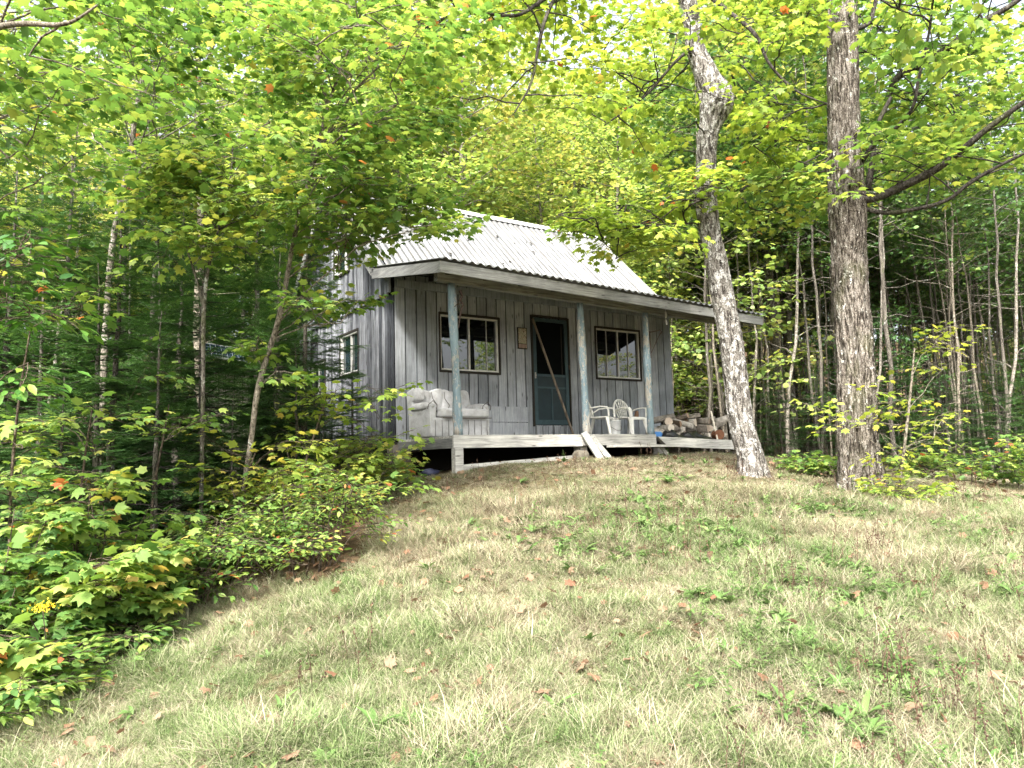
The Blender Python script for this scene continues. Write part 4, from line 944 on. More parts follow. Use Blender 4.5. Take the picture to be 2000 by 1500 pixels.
shrub(120,1190,5.0,.75,.80,14,.13,'low maple shrub with broad yellow-green leaves at the bottom left of the wood','leaf',31,None,.62)
shrub(-20,1225,4.75,.55,.42,10,.10,'dense green shrub filling the lowest left corner beside the lawn','leaf',32,None,.5)
shrub(150,1060,5.8,.9,.95,13,.125,'spreading maple shrub above the low yellow-green one at the left edge','leaf',33,None,.52)
shrub(-30,960,4.9,.5,1.15,8,.10,'upright maple shrub with deep green leaves at the left border','leaf',34,None,.48)
shrub(210,880,5.6,.35,1.35,6,.115,'slim maple seedling holding a flat spray of pale leaves before the dark firs','leaf',35,None,.58,ln=.5)
shrub(360,1110,6.1,.6,.75,15,.068,'small-leaved honeysuckle bush sprawling at the wood edge left of the leaf litter','leaf',36,OVAL,.48,.045,'honeysuckle_bush','bush')
shrub(600,1120,6.5,.65,.85,22,.060,'round bright green bush at the lawn edge below the cabin corner','leaf',37,OVAL,.50,.04,'honeysuckle_bush','bush')
shrub(500,1090,6.9,.45,.95,10,.075,'leggy green bush behind the tan maple stem','leaf',38,OVAL,.5,.05,'leafy_bush','bush')
shrub(665,960,8.3,.85,.50,8,.10,'low spreading maple shrub in front of the cabin corner block','leaf',39,None,.60,ln=.5)
shrub(640,850,8.6,.55,1.05,7,.10,'autumn-tinged maple shrub covering the lower cabin side wall','leaf_yellow',40,None,.45,ln=.5)
shrub(730,900,8.9,.40,.80,7,.09,'pale leaved maple seedling against the grey side boards','leaf',41,None,.66)
shrub(470,930,7.6,.5,.85,8,.10,'maple seedling with yellow and pinkish leaves beside the tan stem','leaf_yellow',42,None,.62)
shrub(5,1300,4.3,.25,.30,7,.075,'tall-stemmed weed clump with narrow leaves at the lower left corner','leaf',43,OVAL,.45,.04,'weed_clump','weeds')
shrub(225,1250,5.0,.28,.25,6,.08,'small green bramble patch where the lawn meets the left thicket','leaf',44,OVAL,.5,.05,'bramble','bush')
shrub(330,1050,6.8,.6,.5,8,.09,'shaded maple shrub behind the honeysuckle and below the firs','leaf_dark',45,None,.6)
sapling([(150,1150,8),(158,960,7),(172,850,5),(180,800,3)], 5.9, [(60,800,270,860,5.6,6.2,7,.45), (70,870,200,930,5.6,6.0,3,.4)], .105,
    'slender maple seedling spreading flat pale-green sprays before the dark firs', M['bark_twig'], 'leaf', 71, .08, .68, 8, .005, ntw=5)
sapling([(300,1130,8),(300,960,7),(320,850,5),(330,790,3)], 6.9, [(200,780,420,850,6.5,7.3,8,.4), (240,690,330,740,6.8,7.2,3,.4)], .085,
    'thin maple seedling with small leaves rising between two young firs', M['bark_twig'], 'leaf', 72, .08, .5, 8, .005, ntw=5)
sapling([(575,1050,8),(590,930,7),(620,830,5),(640,770,3)], 7.8, [(560,760,780,860,7.5,8.3,13,.45), (560,860,720,930,7.4,8.2,8,.4)], .10,
    'yellowing maple seedling whose leaves overlap the lower grey side boards of the cabin', M['bark_twig'], 'leaf_yellow', 73, .08, .42, 8, .005, ntw=5)
sapling([(470,1080,7),(476,980,6),(490,910,4),(500,880,3)], 7.1, [(410,860,620,950,6.8,7.4,10,.4)], .095,
    'pinkish and yellow maple seedling low in front of the tan maple stem', M['bark_twig'], 'leaf_yellow', 74, .08, .62, 8, .005, ntw=5, tv=.22)
sapling([(30,1050,10),(25,900,8),(40,760,6),(60,640,4)], 5.6, [(0,820,120,1000,5.2,6.0,8,.45), (90,560,200,620,5.6,6.4,5,.4)], .10,
    'maple seedling with deep green and a few orange leaves near the left border', M['bark_twig'], 'leaf', 75, .08, .45, 8, .006, ntw=5, tv=.2)
# goldenrod head
m = MB(); g0 = P(85,1300,4.5); g0[2] = gzf(g0[0], g0[1]); m.tube([g0, g0+np.array([.02, 0, .22]), P(83,1185,4.5)], [.005, .004, .003], 5, 0)
gr = empty('goldenrod', tuple(g0), 0, 'single yellow goldenrod head standing in the low left shrubs', 'flower'); m.v = [tuple(np.array(p)-g0) for p in m.v]; m.build('stem', M['bark_twig'], gr)
L = Leaves(); g = np.random.default_rng(3); q = P(83,1185,4.5)+g.normal(0, 1, (160, 3))*np.array([.035, .035, .014]); L.add(q, g.normal(0, 1, (160, 3)), g.normal(0, 1, (160, 3)), .012, .5)
me = L.mesh('bloom', FAR, plain('goldenrod_yellow', (.75, .52, .03), .8, .1)); me.transform(Matrix.Translation(-Vector(g0))); link('bloom', me, gr)
# right-hand sapling by the thick trunk and its sparse leaves
sapling([(1752,1010,7),(1757,950,8),(1768,860,8),(1778,770,7),(1786,680,4)], 8.4,
    [(1690,760,1760,900,8.1,8.6,6,.4), (1780,770,1860,880,8.2,8.9,7,.45), (1790,640,1880,720,8.4,9.4,7,.5), (1710,900,1830,960,8.0,8.6,6,.4), (1590,800,1660,860,8.0,8.4,4,.4), (1640,740,1720,800,8.2,8.5,2,.3)],
    .085, 'thin pale leaning sapling with sparse yellowing leaves right of the thick maple trunk', M['bark_pale'], 'leaf_yellow', 51, .085, .5, 8, .005, ntw=4)
shrub(1735,955,8.3,.42,.28,4,.075,'low yellow-green seedlings around the foot of the thick trunk','leaf_yellow',52,None,.4,.07)
shrub(1600,900,9.6,.4,.35,6,.085,'small maple seedling between the two lawn trunks','leaf',53,None,.55,.07)
shrub(1880,900,10.0,.8,.45,9,.085,'low green seedlings at the edge of the dark wood on the right','leaf',54,None,.5,.07)
shrub(1990,830,9.5,.5,.8,6,.09,'green seedling reaching in at the right border','leaf',55,None,.52)

# ---------------------------------------------------------------- firs
def fir_proto(H, r0, seed, dens=1.0, bare=.0):
    g = np.random.default_rng(seed); mb = MB(); L = Leaves()
    trunk = curve_pts((0, 0, -.15), (0, 0, H), 14, 0, .010, 0, g)
    mb.tube(trunk, np.linspace(.012*H+.012, .006, 14), 9, 0, .5, False, .1)
    z = bare*H+.15
    while z < H*.985:
        u = z/H; rr = r0*(1-u)**.85*g.uniform(.8, 1.15)+.08; nb = 5 if u < .9 else 4; nb += (g.random() < .5); a0 = g.uniform(0, 6.28)
        c = np.array([np.interp(z, trunk[:, 2], trunk[:, i]) for i in range(3)])
        for k in range(nb):
            if g.random() > dens: continue
            a = a0+6.28*k/nb+g.normal(0, .2); ln = rr*g.uniform(.65, 1.15); dr = np.array([math.cos(a), math.sin(a), 0])
            slope = .40*u-.12+g.normal(0, .17)
            e = c+dr*ln+np.array([0, 0, ln*slope]); pts = curve_pts(c, e, 7, .06, .06, 0, g)
            mb.tube(pts, np.linspace(.008*(1-u)+.004, .002, 7), 4, 1, .5, False)
            side = np.array([-dr[1], dr[0], 0]); d3 = norm(e-c)
            nt = max(3, int(ln/.055)); bs = .28 if u < .6 else .1
            for j in range(nt):
                v = bs+(1-bs)*(j+.5)/nt; i = min(5, int(v*6)); q = pts[i]+(pts[i+1]-pts[i])*(v*6-i); sg = 1 if j % 2 else -1
                tl = ln*.42*(1.12-v)*g.uniform(.7, 1.2)+.05; te = q+(d3*.75+side*sg*.75+np.array([0, 0, g.normal(-.06, .16)]))*tl
                twigs = [(q, te)]
                if tl > .16:
                    for s2 in (-1, 1):
                        for w_ in (.35, .65):
                            dd = norm(te-q); q2 = q+(te-q)*w_; twigs.append((q2, q2+(dd*.8+np.cross(dd, [0, 0, 1.])*s2*.7)*tl*.38))
                for (p0, p1) in twigs:
                    tlen = np.linalg.norm(p1-p0); nn = max(5, int(tlen/.0085)); w = np.linspace(.02, 1, nn)[:, None]; pp = p0+(p1-p0)*w; dd = norm(p1-p0); sd = norm(np.cross(dd, [0, 0, 1.]))
                    sgn = np.where(np.arange(nn) % 2, 1, -1)[:, None]; F = dd*.75+sd*sgn*g.uniform(.6, 1.0, (nn, 1))+np.array([0, 0, .12])*g.normal(1, 1, (nn, 1))
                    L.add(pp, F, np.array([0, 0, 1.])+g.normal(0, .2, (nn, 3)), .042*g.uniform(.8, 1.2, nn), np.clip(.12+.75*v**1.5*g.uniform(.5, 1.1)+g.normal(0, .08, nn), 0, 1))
        z += g.uniform(.19, .30)*(1.2-.5*u)
    return mb, L
NEEDLE = (np.array([(0, .14, 0), (0, -.14, 0), (1, 0, 0)]), np.array([(0, 1, 2)]))
def make_fir(H, r0, seed, label, group, dens=1.0, bare=0.0):
    mb, L = fir_proto(H, r0, seed, dens, bare)
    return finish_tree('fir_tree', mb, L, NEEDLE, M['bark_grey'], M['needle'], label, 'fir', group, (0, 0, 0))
FG_ = 'firs in the thicket left of the cabin'
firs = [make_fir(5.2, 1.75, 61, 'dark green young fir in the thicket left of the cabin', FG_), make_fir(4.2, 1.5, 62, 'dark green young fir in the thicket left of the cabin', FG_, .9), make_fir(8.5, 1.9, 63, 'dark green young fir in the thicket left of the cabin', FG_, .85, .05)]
used = set()
def place(proto, x, y, rz=None, sc=1, dz=0, label=None, group=None):
    if id(proto) in used: o = copy_tree(proto)
    else: o = proto; used.add(id(proto))
    o.location = (x, y, gzf(x, y)+dz); o.rotation_euler = (0, 0, random.uniform(0, 6.28) if rz is None else rz); o.scale = (sc,)*3
    if label: o['label'] = label
    if group: o['group'] = group
    return o
random.seed(77)
for px, d, k, sc in [(310,7.0,1,.62),(180,7.4,1,.8),(390,8.6,0,.80),(455,7.9,1,.40),(575,8.6,1,.50),(120,6.3,1,.50),(350,9.9,0,.86),(545,10.6,1,.86),(300,10.9,1,1.0),(225,7.7,0,.78),(600,9.3,0,.74),(690,9.9,1,.42),(70,8.4,1,.9),(545,13.6,0,.9),(120,11.5,2,.8),(290,13.0,2,.85),(10,10.2,0,1.1),(545,12.8,1,.9),(500,16.5,2,1),(400,18,2,1.05),(230,16,2,1.1),(60,15,2,1),(-80,9.5,1,1.1),(-60,13,2,1),(560,19,2,1),(150,20,2,1.1),(330,22,2,1),(-150,17,2,1.1),(640,15.5,1,1.0),(-40,7.2,1,.62),(0,19,2,1),(470,21,2,1.1),(20,24,2,1.2),(250,25,2,1.2),(-200,13,0,1.1),(420,26,2,1.2),(560,26,2,1.2)]:
    c = P(px, 900, d); place(firs[k], c[0], c[1], None, sc)
# firs in the shade on the right
for px, d, k, sc in [(1530,13.5,1,.42),(1600,15.5,1,.5),(1500,17,0,.5),(1850,12.5,1,.45),(1960,12.0,0,.40),(1900,15,1,.6),(1780,16,0,.5),(2050,14,0,.6),(1700,19,0,.6),(1820,21,0,.8),(1950,19,1,.9),(1560,21,0,.6),(2100,18,2,.6),(1450,22,0,.6),(2010,24,2,.6),(1640,25,2,.5),(1350,24,1,.8)]:
    c = P(px, 900, d); place(firs[k], c[0], c[1], None, sc, 0, 'small dark fir growing in the shade of the wood right of the cabin', 'small firs in the shade on the right')

# ---------------------------------------------------------------- the wood behind
def forest_proto(H, c0, cr, nbr, leafs, seed, bark, r0, leaf='far_leaf', spacing=.085, lean=.03, tint=.5, name='woodland_tree', ntw=8, dead=6, tmpl=FAR5, flat=.5, size_j=1.0):
    g = np.random.default_rng(seed); mb = MB(); L = Leaves()
    trunk = curve_pts((0, 0, -.3), (g.normal(0, lean*H), g.normal(0, lean*H), H), 16, 0, min(.015, lean*.6), 0, g)
    mb.tube(trunk, np.linspace(r0, r0*.16, 16), 9, 0, .5, False, .12)
    for k in range(dead):
        z = g.uniform(.12, c0)*H; c = np.array([np.interp(z, trunk[:, 2], trunk[:, i]) for i in range(3)]); a = g.uniform(0, 6.28); ln = g.uniform(.3, 1.1)
        mb.tube(curve_pts(c, c+np.array([math.cos(a), math.sin(a), g.uniform(-.2, .7)])*ln, 5, 0, .12, 0, g), [.009, .007, .005, .004, .002], 4, 0, .5, False)
    for k in range(nbr):
        u = c0+(1-c0)*(k+g.random())/nbr; z = u*H*.98; c = np.array([np.interp(z, trunk[:, 2], trunk[:, i]) for i in range(3)])
        w = (u-c0)/(1-c0); prof = math.sin(math.pi*min(1, .22+.78*w))**.6; ln = cr*max(.18, prof)*g.uniform(.5, 1.15); a = k*2.4+g.normal(0, .4)
        e = c+np.array([math.cos(a), math.sin(a), g.uniform(.15, .6)])*ln
        leafy_branch(mb, L, c, e, r0*.28*(1.15-w), leafs, spacing, tint+g.normal(0, .09), ntw, .55, flat, g, .15, .05, lat=.3, seg=4)
    name = {80: 'maple_tree', 82: 'pale_bark_tree', 84: 'bushy_tree', 85: 'bushy_tree', 86: 'pale_bark_tree', 87: 'thin_tree', 88: 'thin_tree', 89: 'understory_tree'}.get(seed, 'maple_tree')  # generic woodland trees named apart per prototype; species names are arbitrary
    root = finish_tree(name, mb, L, tmpl, bark, M[leaf], 'x', 'tree', None, (0, 0, 0))
    
    return root
fp = {
 'tall': [forest_proto(13.0, .40, 2.5, 52, .13, 81, M['bark_pale'], .085, spacing=.10, tint=.62), forest_proto(12.0, .45, 2.2, 46, .12, 82, M['bark_birch'], .070, spacing=.095, tint=.60), forest_proto(14.0, .36, 2.7, 56, .13, 83, M['bark_grey'], .11, spacing=.10)],
 'wood': [forest_proto(5.0, .12, 1.7, 40, .10, 89, M['bark_grey'], .03, 'wood_leaf', spacing=.09, tint=.4, dead=4)],
 'bush': [forest_proto(6.5, .16, 2.0, 46, .105, 84, M['bark_grey'], .045, spacing=.085, tint=.45, dead=0), forest_proto(8.0, .14, 2.3, 52, .115, 85, M['bark_grey'], .055, spacing=.09, tint=.55, dead=0)],
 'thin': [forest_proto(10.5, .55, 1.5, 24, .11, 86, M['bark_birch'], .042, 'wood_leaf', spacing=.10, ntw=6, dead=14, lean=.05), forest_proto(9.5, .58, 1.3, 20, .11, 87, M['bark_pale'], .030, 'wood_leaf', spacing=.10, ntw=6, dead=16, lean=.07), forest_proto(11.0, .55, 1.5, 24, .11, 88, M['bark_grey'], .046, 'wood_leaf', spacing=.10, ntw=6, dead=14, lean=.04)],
}
GB = 'slender trees of the wood behind the cabin'; LB = 'leafy slender tree in the wood rising behind the cabin'
GR = 'thin bare-stemmed trees of the wood right of the cabin'; LR = 'thin pale bare-stemmed tree in the wood right of the cabin'
GL = 'leafy trees behind the firs on the left'; LL = 'leafy tree standing behind the firs on the left'
GU = 'bushy young trees close behind the cabin'; LU = 'bushy young leafy tree close behind the cabin'
pos = []
def ok(x, y, md):
    if -1.2 < x < 7.4 and -2.6 < y < 6.0: return False
    if in_poly(np.array([x]), np.array([y]), LAWN)[0]: return False
    return all((x-a)**2+(y-b)**2 > md*md for a, b in pos)
def inside_gap(px, d): return 1085 < px < 1235 and d > 19
random.seed(404)
def scatter(cnt, px0, px1, d0, d1, kinds, label, group, md, sc=(.85, 1.15), gap=True, bias=1.0):
    n_ = 0; tries = 0
    while n_ < cnt and tries < cnt*60:
        tries += 1
        px = random.uniform(px0, px1); d = d0+(d1-d0)*random.random()**bias; c = P(px, 880, d)
        
        if not ok(c[0], c[1], md): continue
        pos.append((c[0], c[1])); k = random.choice(kinds); q = random.uniform(*sc); q = min(q, (d*735/1445+1.0)/13.5) if gap and 1100 < px < 1215 and k in T0 else q; place(k, c[0], c[1], None, q, 0, label, group); n_ += 1
T0, BU, TH = fp['tall'], fp['bush'], fp['thin']
scatter(26, 560, 1420, 17.5, 27, BU, LU, GU, 1.3, (.8, 1.15))
scatter(66, 560, 1560, 17.5, 34, T0, LB, GB, 1.25, (.98, 1.3))
scatter(5, 1420, 2100, 24, 32, BU, 'bushy leafy young tree among the bare stems on the right', 'bushy young trees in the wood on the right', 1.5, (.5, .8))
scatter(290, 1300, 2150, 13.8, 34, TH, LR, GR, .30, (.7, 1.1), bias=.75)
scatter(13, 1320, 2200, 16, 26, fp['wood'], 'low spreading young tree in the shade among the bare stems', 'low trees in the shade on the right', .9, (.4, .85))
scatter(20, 1380, 2200, 21, 36, T0, 'taller leafy tree among the thin stems right of the cabin', 'taller trees in the wood on the right', 1.4, (.85, 1.1))
scatter(34, -300, 640, 12.5, 30, T0+TH[:1], LL, GL, 1.0, (.8, 1.1))
# trees far out that close the view, and a few across the clearing behind the camera
scatter(22, -200, 2200, 40, 60, T0, 'distant leafy tree on the rise at the back of the wood', 'distant trees on the rise', 2.2, (1.0, 1.3))
scatter(20, -300, 640, 22, 40, BU, 'leafy bush-like tree deep in the wood on the left', 'bushy trees deep in the wood on the left', 1.5, (.9, 1.3))
scatter(16, 1300, 2200, 33, 46, BU, 'leafy bush-like tree deep in the wood on the right', 'bushy trees deep in the wood on the right', 1.6, (.9, 1.2))

# ================================================================ GRASS AND LITTER
def blades(seed, nb, hmin, hmax, spread, a0, bend, w, coh=.8):
    "one tuft of curved tapering blades; a0 starting lean from upright, bend how far they arch over"
    g = np.random.default_rng(seed); V = []; F = []; T = []; b = 0
    for k in range(nb):
        r = spread*math.sqrt(g.random()); a = g.uniform(0, 6.28); p = np.array([r*math.cos(a), r*math.sin(a), -.01])
        h = g.uniform(hmin, hmax); da = g.normal(0, coh); dv = np.array([math.cos(da), math.sin(da), 0]); sd = np.array([-dv[1], dv[0], 0])
        th = max(0, g.normal(a0, .22)); dth = abs(g.normal(bend, .35)); cv = g.normal(0, .5); tint = g.random(); ww0 = w*g.uniform(.6, 1.3)
        for i in range(6):
            u = i/5; ww = ww0*(1-u**1.7)*.5+.0004; V += [p-sd*ww, p+sd*ww]
            if i: F += [(b+2*i-2, b+2*i-1, b+2*i+1, b+2*i)]; T.append(tint)
            q = min(th+dth*u, 1.95); dc = dv*math.cos(cv*u)+sd*math.sin(cv*u); p = p+(dc*math.sin(q)+np.array([0, 0, math.cos(q)]))*h/5
            if p[2] < .004: p[2] = .004+.004*g.random()
        b += 12
    return np.array(V), np.array(F), np.array(T)
def grass_mat(name, stops):
    n = NT(name)
    r = n.math('ADD', n.math('MULTIPLY', n.attr('tint'), .55), n.math('MULTIPLY', n.attr('shade', 'INSTANCER'), .62))
    c = n.ramp(r, stops); d = n.bsdf(c, .6, .25); t = n.n('ShaderNodeBsdfTranslucent', Color=c); m_ = n.n('ShaderNodeMixShader', i0=.3, i1=d, i2=t)
    return n.done(m_.outputs[0])
gm = grass_mat('lawn_grass', [(0, (.10, .065, .04)), (.14, (.24, .175, .115)), (.34, (.42, .37, .275)), (.48, (.33, .32, .205)), (.66, (.21, .255, .115)), (.88, (.12, .18, .055)), (1, (.07, .12, .035))])
wm = grass_mat('broad_weed_leaf', [(0, (.13, .20, .06)), (.5, (.09, .165, .045)), (1, (.19, .26, .09))])
dm = grass_mat('dead_weed_stem', [(0, (.05, .03, .02)), (1, (.16, .10, .07))])
lm = grass_mat('dead_leaf', [(0, (.13, .055, .035)), (.4, (.19, .10, .06)), (.7, (.25, .155, .10)), (1, (.29, .20, .13))])
def source(name, V, F, T, mat, k=4):
    me = np_mesh(name, V, F, T, mat, k=k); return bpy.data.objects.new(name, me)
def src_collection(name, objs):
    c = bpy.data.collections.new(name)
    for o in objs: c.objects.link(o)
    return c
def scatter_stuff(name, pts, rot, scl, idx, shade, coll, label, cat):
    me = bpy.data.meshes.new(name); me.vertices.add(len(pts)); me.vertices.foreach_set('co', pts.astype(np.float32).ravel())
    for nm, ty, arr in (('rot', 'FLOAT_VECTOR', rot), ('scl', 'FLOAT', scl), ('shade', 'FLOAT', shade)):
        a = me.attributes.new(nm, ty, 'POINT'); a.data.foreach_set('vector' if ty == 'FLOAT_VECTOR' else 'value', arr.astype(np.float32).ravel())
    a = me.attributes.new('idx', 'INT', 'POINT'); a.data.foreach_set('value', idx.astype(np.int32))
    o = link(name, me); ng = bpy.data.node_groups.new(name, 'GeometryNodeTree')
    ng.interface.new_socket('Geometry', in_out='INPUT', socket_type='NodeSocketGeometry'); ng.interface.new_socket('Geometry', in_out='OUTPUT', socket_type='NodeSocketGeometry')
    N = ng.nodes; gi = N.new('NodeGroupInput'); go = N.new('NodeGroupOutput'); ip = N.new('GeometryNodeInstanceOnPoints'); ci = N.new('GeometryNodeCollectionInfo')
    ci.inputs['Collection'].default_value = coll; ci.inputs['Separate Children'].default_value = True; ci.inputs['Reset Children'].default_value = True
    def na(nm, ty):
        q = N.new('GeometryNodeInputNamedAttribute'); q.data_type = ty; q.inputs['Name'].default_value = nm; return q.outputs['Attribute']
    ng.links.new(gi.outputs[0], ip.inputs['Points']); ng.links.new(ci.outputs[0], ip.inputs['Instance']); ip.inputs['Pick Instance'].default_value = True
    ng.links.new(na('idx', 'INT'), ip.inputs['Instance Index'])
    er = N.new('FunctionNodeEulerToRotation'); ng.links.new(na('rot', 'FLOAT_VECTOR'), er.inputs[0]); ng.links.new(er.outputs[0], ip.inputs['Rotation'])
    ng.links.new(na('scl', 'FLOAT'), ip.inputs['Scale']); ng.links.new(ip.outputs[0], go.inputs[0])
    md = o.modifiers.new('scatter', 'NODES'); md.node_group = ng
    return tag(o, label, cat, None, 'stuff')
g = np.random.default_rng(99)
def sample(n_, smin, smax, tmin, tmax, power=1.0):
    "points over the map ahead of the camera, denser close by"
    t = tmin+(tmax-tmin)*g.random(n_)**power; s = (g.random(n_)*2-1)*(t*.80+1.2)
    x = CAM[0]+s*CY+t*SY; y = CAM[1]-s*SY+t*CY; return x, y, t
tufts = []
for i in range(7): tufts.append(source('tuft', *blades(200+i, 34, .08, .19, .07, .85, .9, .0026, 1.3), gm))
for i in range(3): tufts.append(source('tuft', *blades(220+i, 26, .05, .14, .06, .45, .9, .0028, 2.6), gm))
for i in range(4): tufts.append(source('tuft', *blades(230+i, 34, .05, .13, .07, 1.15, .6, .0040, 1.4), gm))
x, y, t = sample(88000, 0, 0, 2.6, 16, 1.15)
lw = lawnness(x, y); under = (x > -.05) & (x < 6.1) & (y > -1.5)
keep = (g.random(len(x)) < np.clip(lw*1.2-.1, 0, 1)) & ~under
# keep clear of the two trunks
for tx, ty, tr in ((P(1472, 950, 9.3)[0], P(1472, 950, 9.3)[1], .20), (P(1682, 975, 8.8)[0], P(1682, 975, 8.8)[1], .27)): keep &= (x-tx)**2+(y-ty)**2 > tr*tr
x, y, t = x[keep], y[keep], t[keep]; z = gz(x, y)
sw_ = noise2(x, y, 1.3, 41, 2)*14; green = noise2(x, y, .5, 42, 2)*.22+noise2(x, y, 5.0, 43, 2)*.75+noise2(x, y, 1.6, 47, 2)*.48
s_, t_ = to_st(x, y)
shade = np.clip((green-.72)*1.5+.25+.12*np.clip((8.5-t_)/4, -1.4, 1)+g.normal(0, .20, len(x)), 0, 1)
hs_ = np.clip(.15+noise2(x, y, 3.6, 44, 2)*1.25, .35, 1.15)*np.where(t_ > 8.2, .75, 1.0)*np.where(noise2(x, y, 2.0, 48, 2) > .58, 1.35, 1.0)
idx = g.integers(0, 10, len(x)); idx = np.where((g.random(len(x)) < .35) | (t_ > 8.6), 10+g.integers(0, 4, len(x)), idx)
scatter_stuff('grass', np.stack([x, y, z], -1), np.stack([g.normal(0, .12, len(x)), g.normal(0, .12, len(x)), sw_+g.normal(0, 1.5, len(x))], -1), hs_*g.uniform(.75, 1.25, len(x)), idx, shade, src_collection('grass_tufts', tufts), 'matted dry and green grass covering the sloping lawn', 'grass')
print('GRASS', len(x))
# broad-leaved weeds in the lawn
def rosette(seed, nl, L_, w, up):
    g2 = np.random.default_rng(seed); V = []; F = []; T = []; b = 0
    for k in range(nl):
        a = g2.uniform(0, 6.28); dv = np.array([math.cos(a), math.sin(a), 0]); sd = np.array([-dv[1], dv[0], 0]); l = L_*g2.uniform(.6, 1.1); el = g2.uniform(up*.5, up*1.3); ti = g2.random()
        for i in range(6):
            u = i/5; p = dv*l*u*math.cos(el*(1-.6*u))+np.array([0, 0, l*(math.sin(el)*u-.35*u*u)]); ww = w*l*(math.sin(math.pi*min(1, u*.92+.06)))**.8*.5+.0008
            V += [p-sd*ww+np.array([0, 0, ww*.4]), p, p+sd*ww+np.array([0, 0, ww*.4])]
            if i: q = b+3*i; F += [(q-3, q-2, q+1, q), (q-2, q-1, q+2, q+1)]; T += [ti, ti]
        b += 18
    return np.array(V), np.array(F), np.array(T)
ws = [source('weed', *rosette(300+i, 7, .14, .24, .9), wm) for i in range(4)]+[source('weed', *rosette(310+i, 9, .09, .38, .6), wm) for i in range(3)]+[source('weed', *rosette(320+i, 12, .11, .16, 1.2), wm) for i in range(3)]
def leafy_stem(seed):
    g2 = np.random.default_rng(seed); V = []; F = []; T = []; b = 0; H = g2.uniform(.14, .24); lx, ly = g2.normal(0, .02, 2)
    V += [(-.0015, 0, 0), (.0015, 0, 0), (lx+.001, ly, H), (lx-.001, ly, H)]; F.append((0, 1, 2, 3)); T.append(.2); b = 4
    for k in range(16):
        u = .12+.86*k/15; c = np.array([lx*u, ly*u, H*u]); a = k*2.4+g2.normal(0, .3); dv = np.array([math.cos(a), math.sin(a), 0]); sd = np.array([-dv[1], dv[0], 0]); l = .065*g2.uniform(.7, 1.1)*(1.25-.7*u); el = g2.uniform(.1, .8); ti = g2.random()
        for i in range(5):
            q = i/4; p = c+dv*l*q*math.cos(el)+np.array([0, 0, l*(math.sin(el)*q-.35*q*q)]); ww = .13*l*math.sin(math.pi*min(1, q*.9+.07))+.0005
            V += [tuple(p-sd*ww), tuple(p+sd*ww)]
            if i: F.append((b+2*i-2, b+2*i-1, b+2*i+1, b+2*i)); T.append(ti)
        b += 10
    return np.array(V, float), np.array(F), np.array(T)
ws += [source('weed', *leafy_stem(340+i), wm) for i in range(5)]
x, y, t = sample(30000, 0, 0, 2.8, 13, 1.0); lw = lawnness(x, y); s_, t_ = to_st(x, y)
pr = np.clip((noise2(x, y, 1.3, 51, 2)-.42)*4, 0, 1)*np.clip((s_+1.6)/3.4, .10, 1)*np.clip((9.2-t_)/1.5, .08, 1)
keep = (g.random(len(x)) < pr*.95) & (lw > .6); x, y = x[keep], y[keep]
scatter_stuff('weeds', np.stack([x, y, gz(x, y)+.02], -1), np.stack([g.normal(0, .15, len(x)), g.normal(0, .15, len(x)), g.uniform(0, 6.28, len(x))], -1), g.uniform(.0, 1.0, len(x))**2*.75+.25, g.integers(0, 15, len(x)), g.random(len(x)), src_collection('weed_sources', ws), 'green broad-leaved weeds growing through the grass on the right half of the lawn', 'weeds')
for (qx, qy, sd_, sc, lb) in [(548, 1405, 351, 1.1, 'upright broad-bladed green weed in the near grass at the lower left'), (735, 1440, 352, 1.4, 'largest broad-leaved weed in the near grass at the bottom edge'), (1085, 1410, 353, 1.15, 'broad-leaved weed standing in the near grass at bottom centre'), (1690, 1420, 354, 1.25, 'broad-leaved weed among the dead stalks at the lower right')]:
    hp = ground_hit(qx, qy)[0]; V, F, T = rosette(sd_, 8, .12, .17, 1.15); me = np_mesh('leaf_rosette', V*sc, F, T, wm, k=4)
    o = link('broadleaf_weed', me); o.location = (hp[0], hp[1], gzf(hp[0], hp[1])+.01); tag(o, lb, 'weed', 'large broad-leaved weeds in the near grass')
# dead brown stalks
def stalks(seed, n_):
    g2 = np.random.default_rng(seed); mb = MB()
    for k in range(n_):
        a = g2.normal(0, .05, 2); h = g2.uniform(.10, .30); tp = np.array([a[0]+g2.normal(0, .04), a[1]+g2.normal(0, .04), h]); mb.tube(curve_pts((a[0], a[1], 0), tp, 5, 0, .05, 0, g2), [.0022, .002, .0018, .0016, .001], 3, 0, g2.random(), False)
        for j in range(5):
            u = g2.uniform(.5, 1); p = np.array([a[0], a[1], 0])+(tp-np.array([a[0], a[1], 0]))*u; mb.rbox(p+g2.normal(0, .006, 3), (.009, .009, .010), .4, 3, 0, g2.random())
    me = bpy.data.meshes.new('stalk'); me.from_pydata(mb.v, [], mb.f); me.materials.append(dm); at_ = me.attributes.new('tint', 'FLOAT', 'FACE'); at_.data.foreach_set('value', mb.t); return bpy.data.objects.new('stalk', me)
ss = [stalks(400+i, 4) for i in range(5)]
x, y, t = sample(5000, 0, 0, 2.8, 13, 1.0); lw = lawnness(x, y); s_, t_ = to_st(x, y); pr = np.clip((noise2(x, y, .7, 61, 2)-.48)*5, 0, 1)*np.clip((s_+1.2)/2.5, .05, 1)
keep = (g.random(len(x)) < pr*.30) & (lw > .6); x, y = x[keep], y[keep]
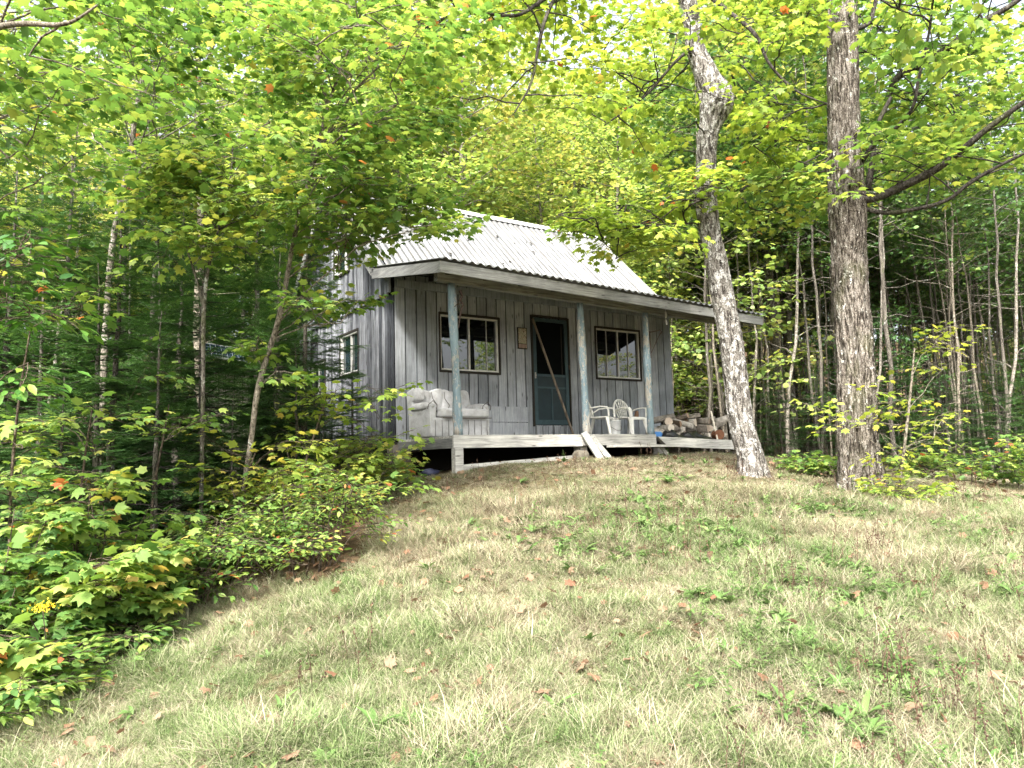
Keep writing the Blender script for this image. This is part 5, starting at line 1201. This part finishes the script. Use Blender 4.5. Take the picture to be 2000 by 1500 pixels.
scatter_stuff('dead_stalks', np.stack([x, y, gz(x, y)], -1), np.stack([g.normal(0, .12, len(x)), g.normal(0, .12, len(x)), g.uniform(0, 6.28, len(x))], -1), g.uniform(.6, 1.2, len(x)), g.integers(0, 5, len(x)), g.random(len(x)), src_collection('stalk_sources', ss), 'thin dead brown seed stalks standing in the grass on the right', 'dead stalks')
# fallen leaves, on the lawn and thick under the trees
def dead_leaf(seed):
    g2 = np.random.default_rng(seed); V, F = MAPLE; V = V.copy(); V[:, 2] += .35*(V[:, 1]**2)*g2.uniform(.3, 2)+.25*(V[:, 0]-.4)**2*g2.uniform(-1, 2)+g2.normal(0, .05, len(V)); V = V*.085; V[:, 0] -= .03
    return source('fallen_leaf', V, F, np.full(len(F), g2.random()), lm, 3)
ls = [dead_leaf(500+i) for i in range(8)]
x, y, t = sample(16000, 0, 0, 2.8, 22, 1.0); lw = lawnness(x, y); edge = lw < .5
keep = np.where(edge, g.random(len(x)) < .8, g.random(len(x)) < .26); keep &= ~((x > 0) & (x < 5.9) & (y > -1.4) & (y < 4.4)); x, y, edge = x[keep], y[keep], edge[keep]
scatter_stuff('fallen_leaves', np.stack([x, y, gz(x, y)+np.where(edge, .02, .045)], -1), np.stack([g.normal(0, .45, len(x)), g.normal(0, .45, len(x)), g.uniform(0, 6.28, len(x))], -1), np.where(edge, g.uniform(.5, 1.2, len(x)), .18+1.0*g.random(len(x))**2.2), g.integers(0, 8, len(x)), np.where(edge, g.random(len(x))*.5, g.random(len(x))), src_collection('leaf_sources', ls), 'curled brown and pinkish fallen maple leaves lying on the lawn and litter', 'fallen leaves')

# a few trees across the clearing, behind the camera: they show in the window panes
for (qx, qy, k, sc) in [(9.5, -13, BU[0], .8), (12.8, -15.5, T0[1], .8), (7.2, -16.5, T0[0], .85), (16, -13, BU[1], .9), (19, -11, T0[2], .9), (15, -20, T0[1], .8), (4, -22, BU[1], 1.0), (-14, -20, T0[2], 1.0), (-17, -12, T0[0], 1.0)]:
    place(k, qx, qy, None, sc, 0, 'leafy tree across the clearing, mirrored in the window panes', 'trees across the clearing')
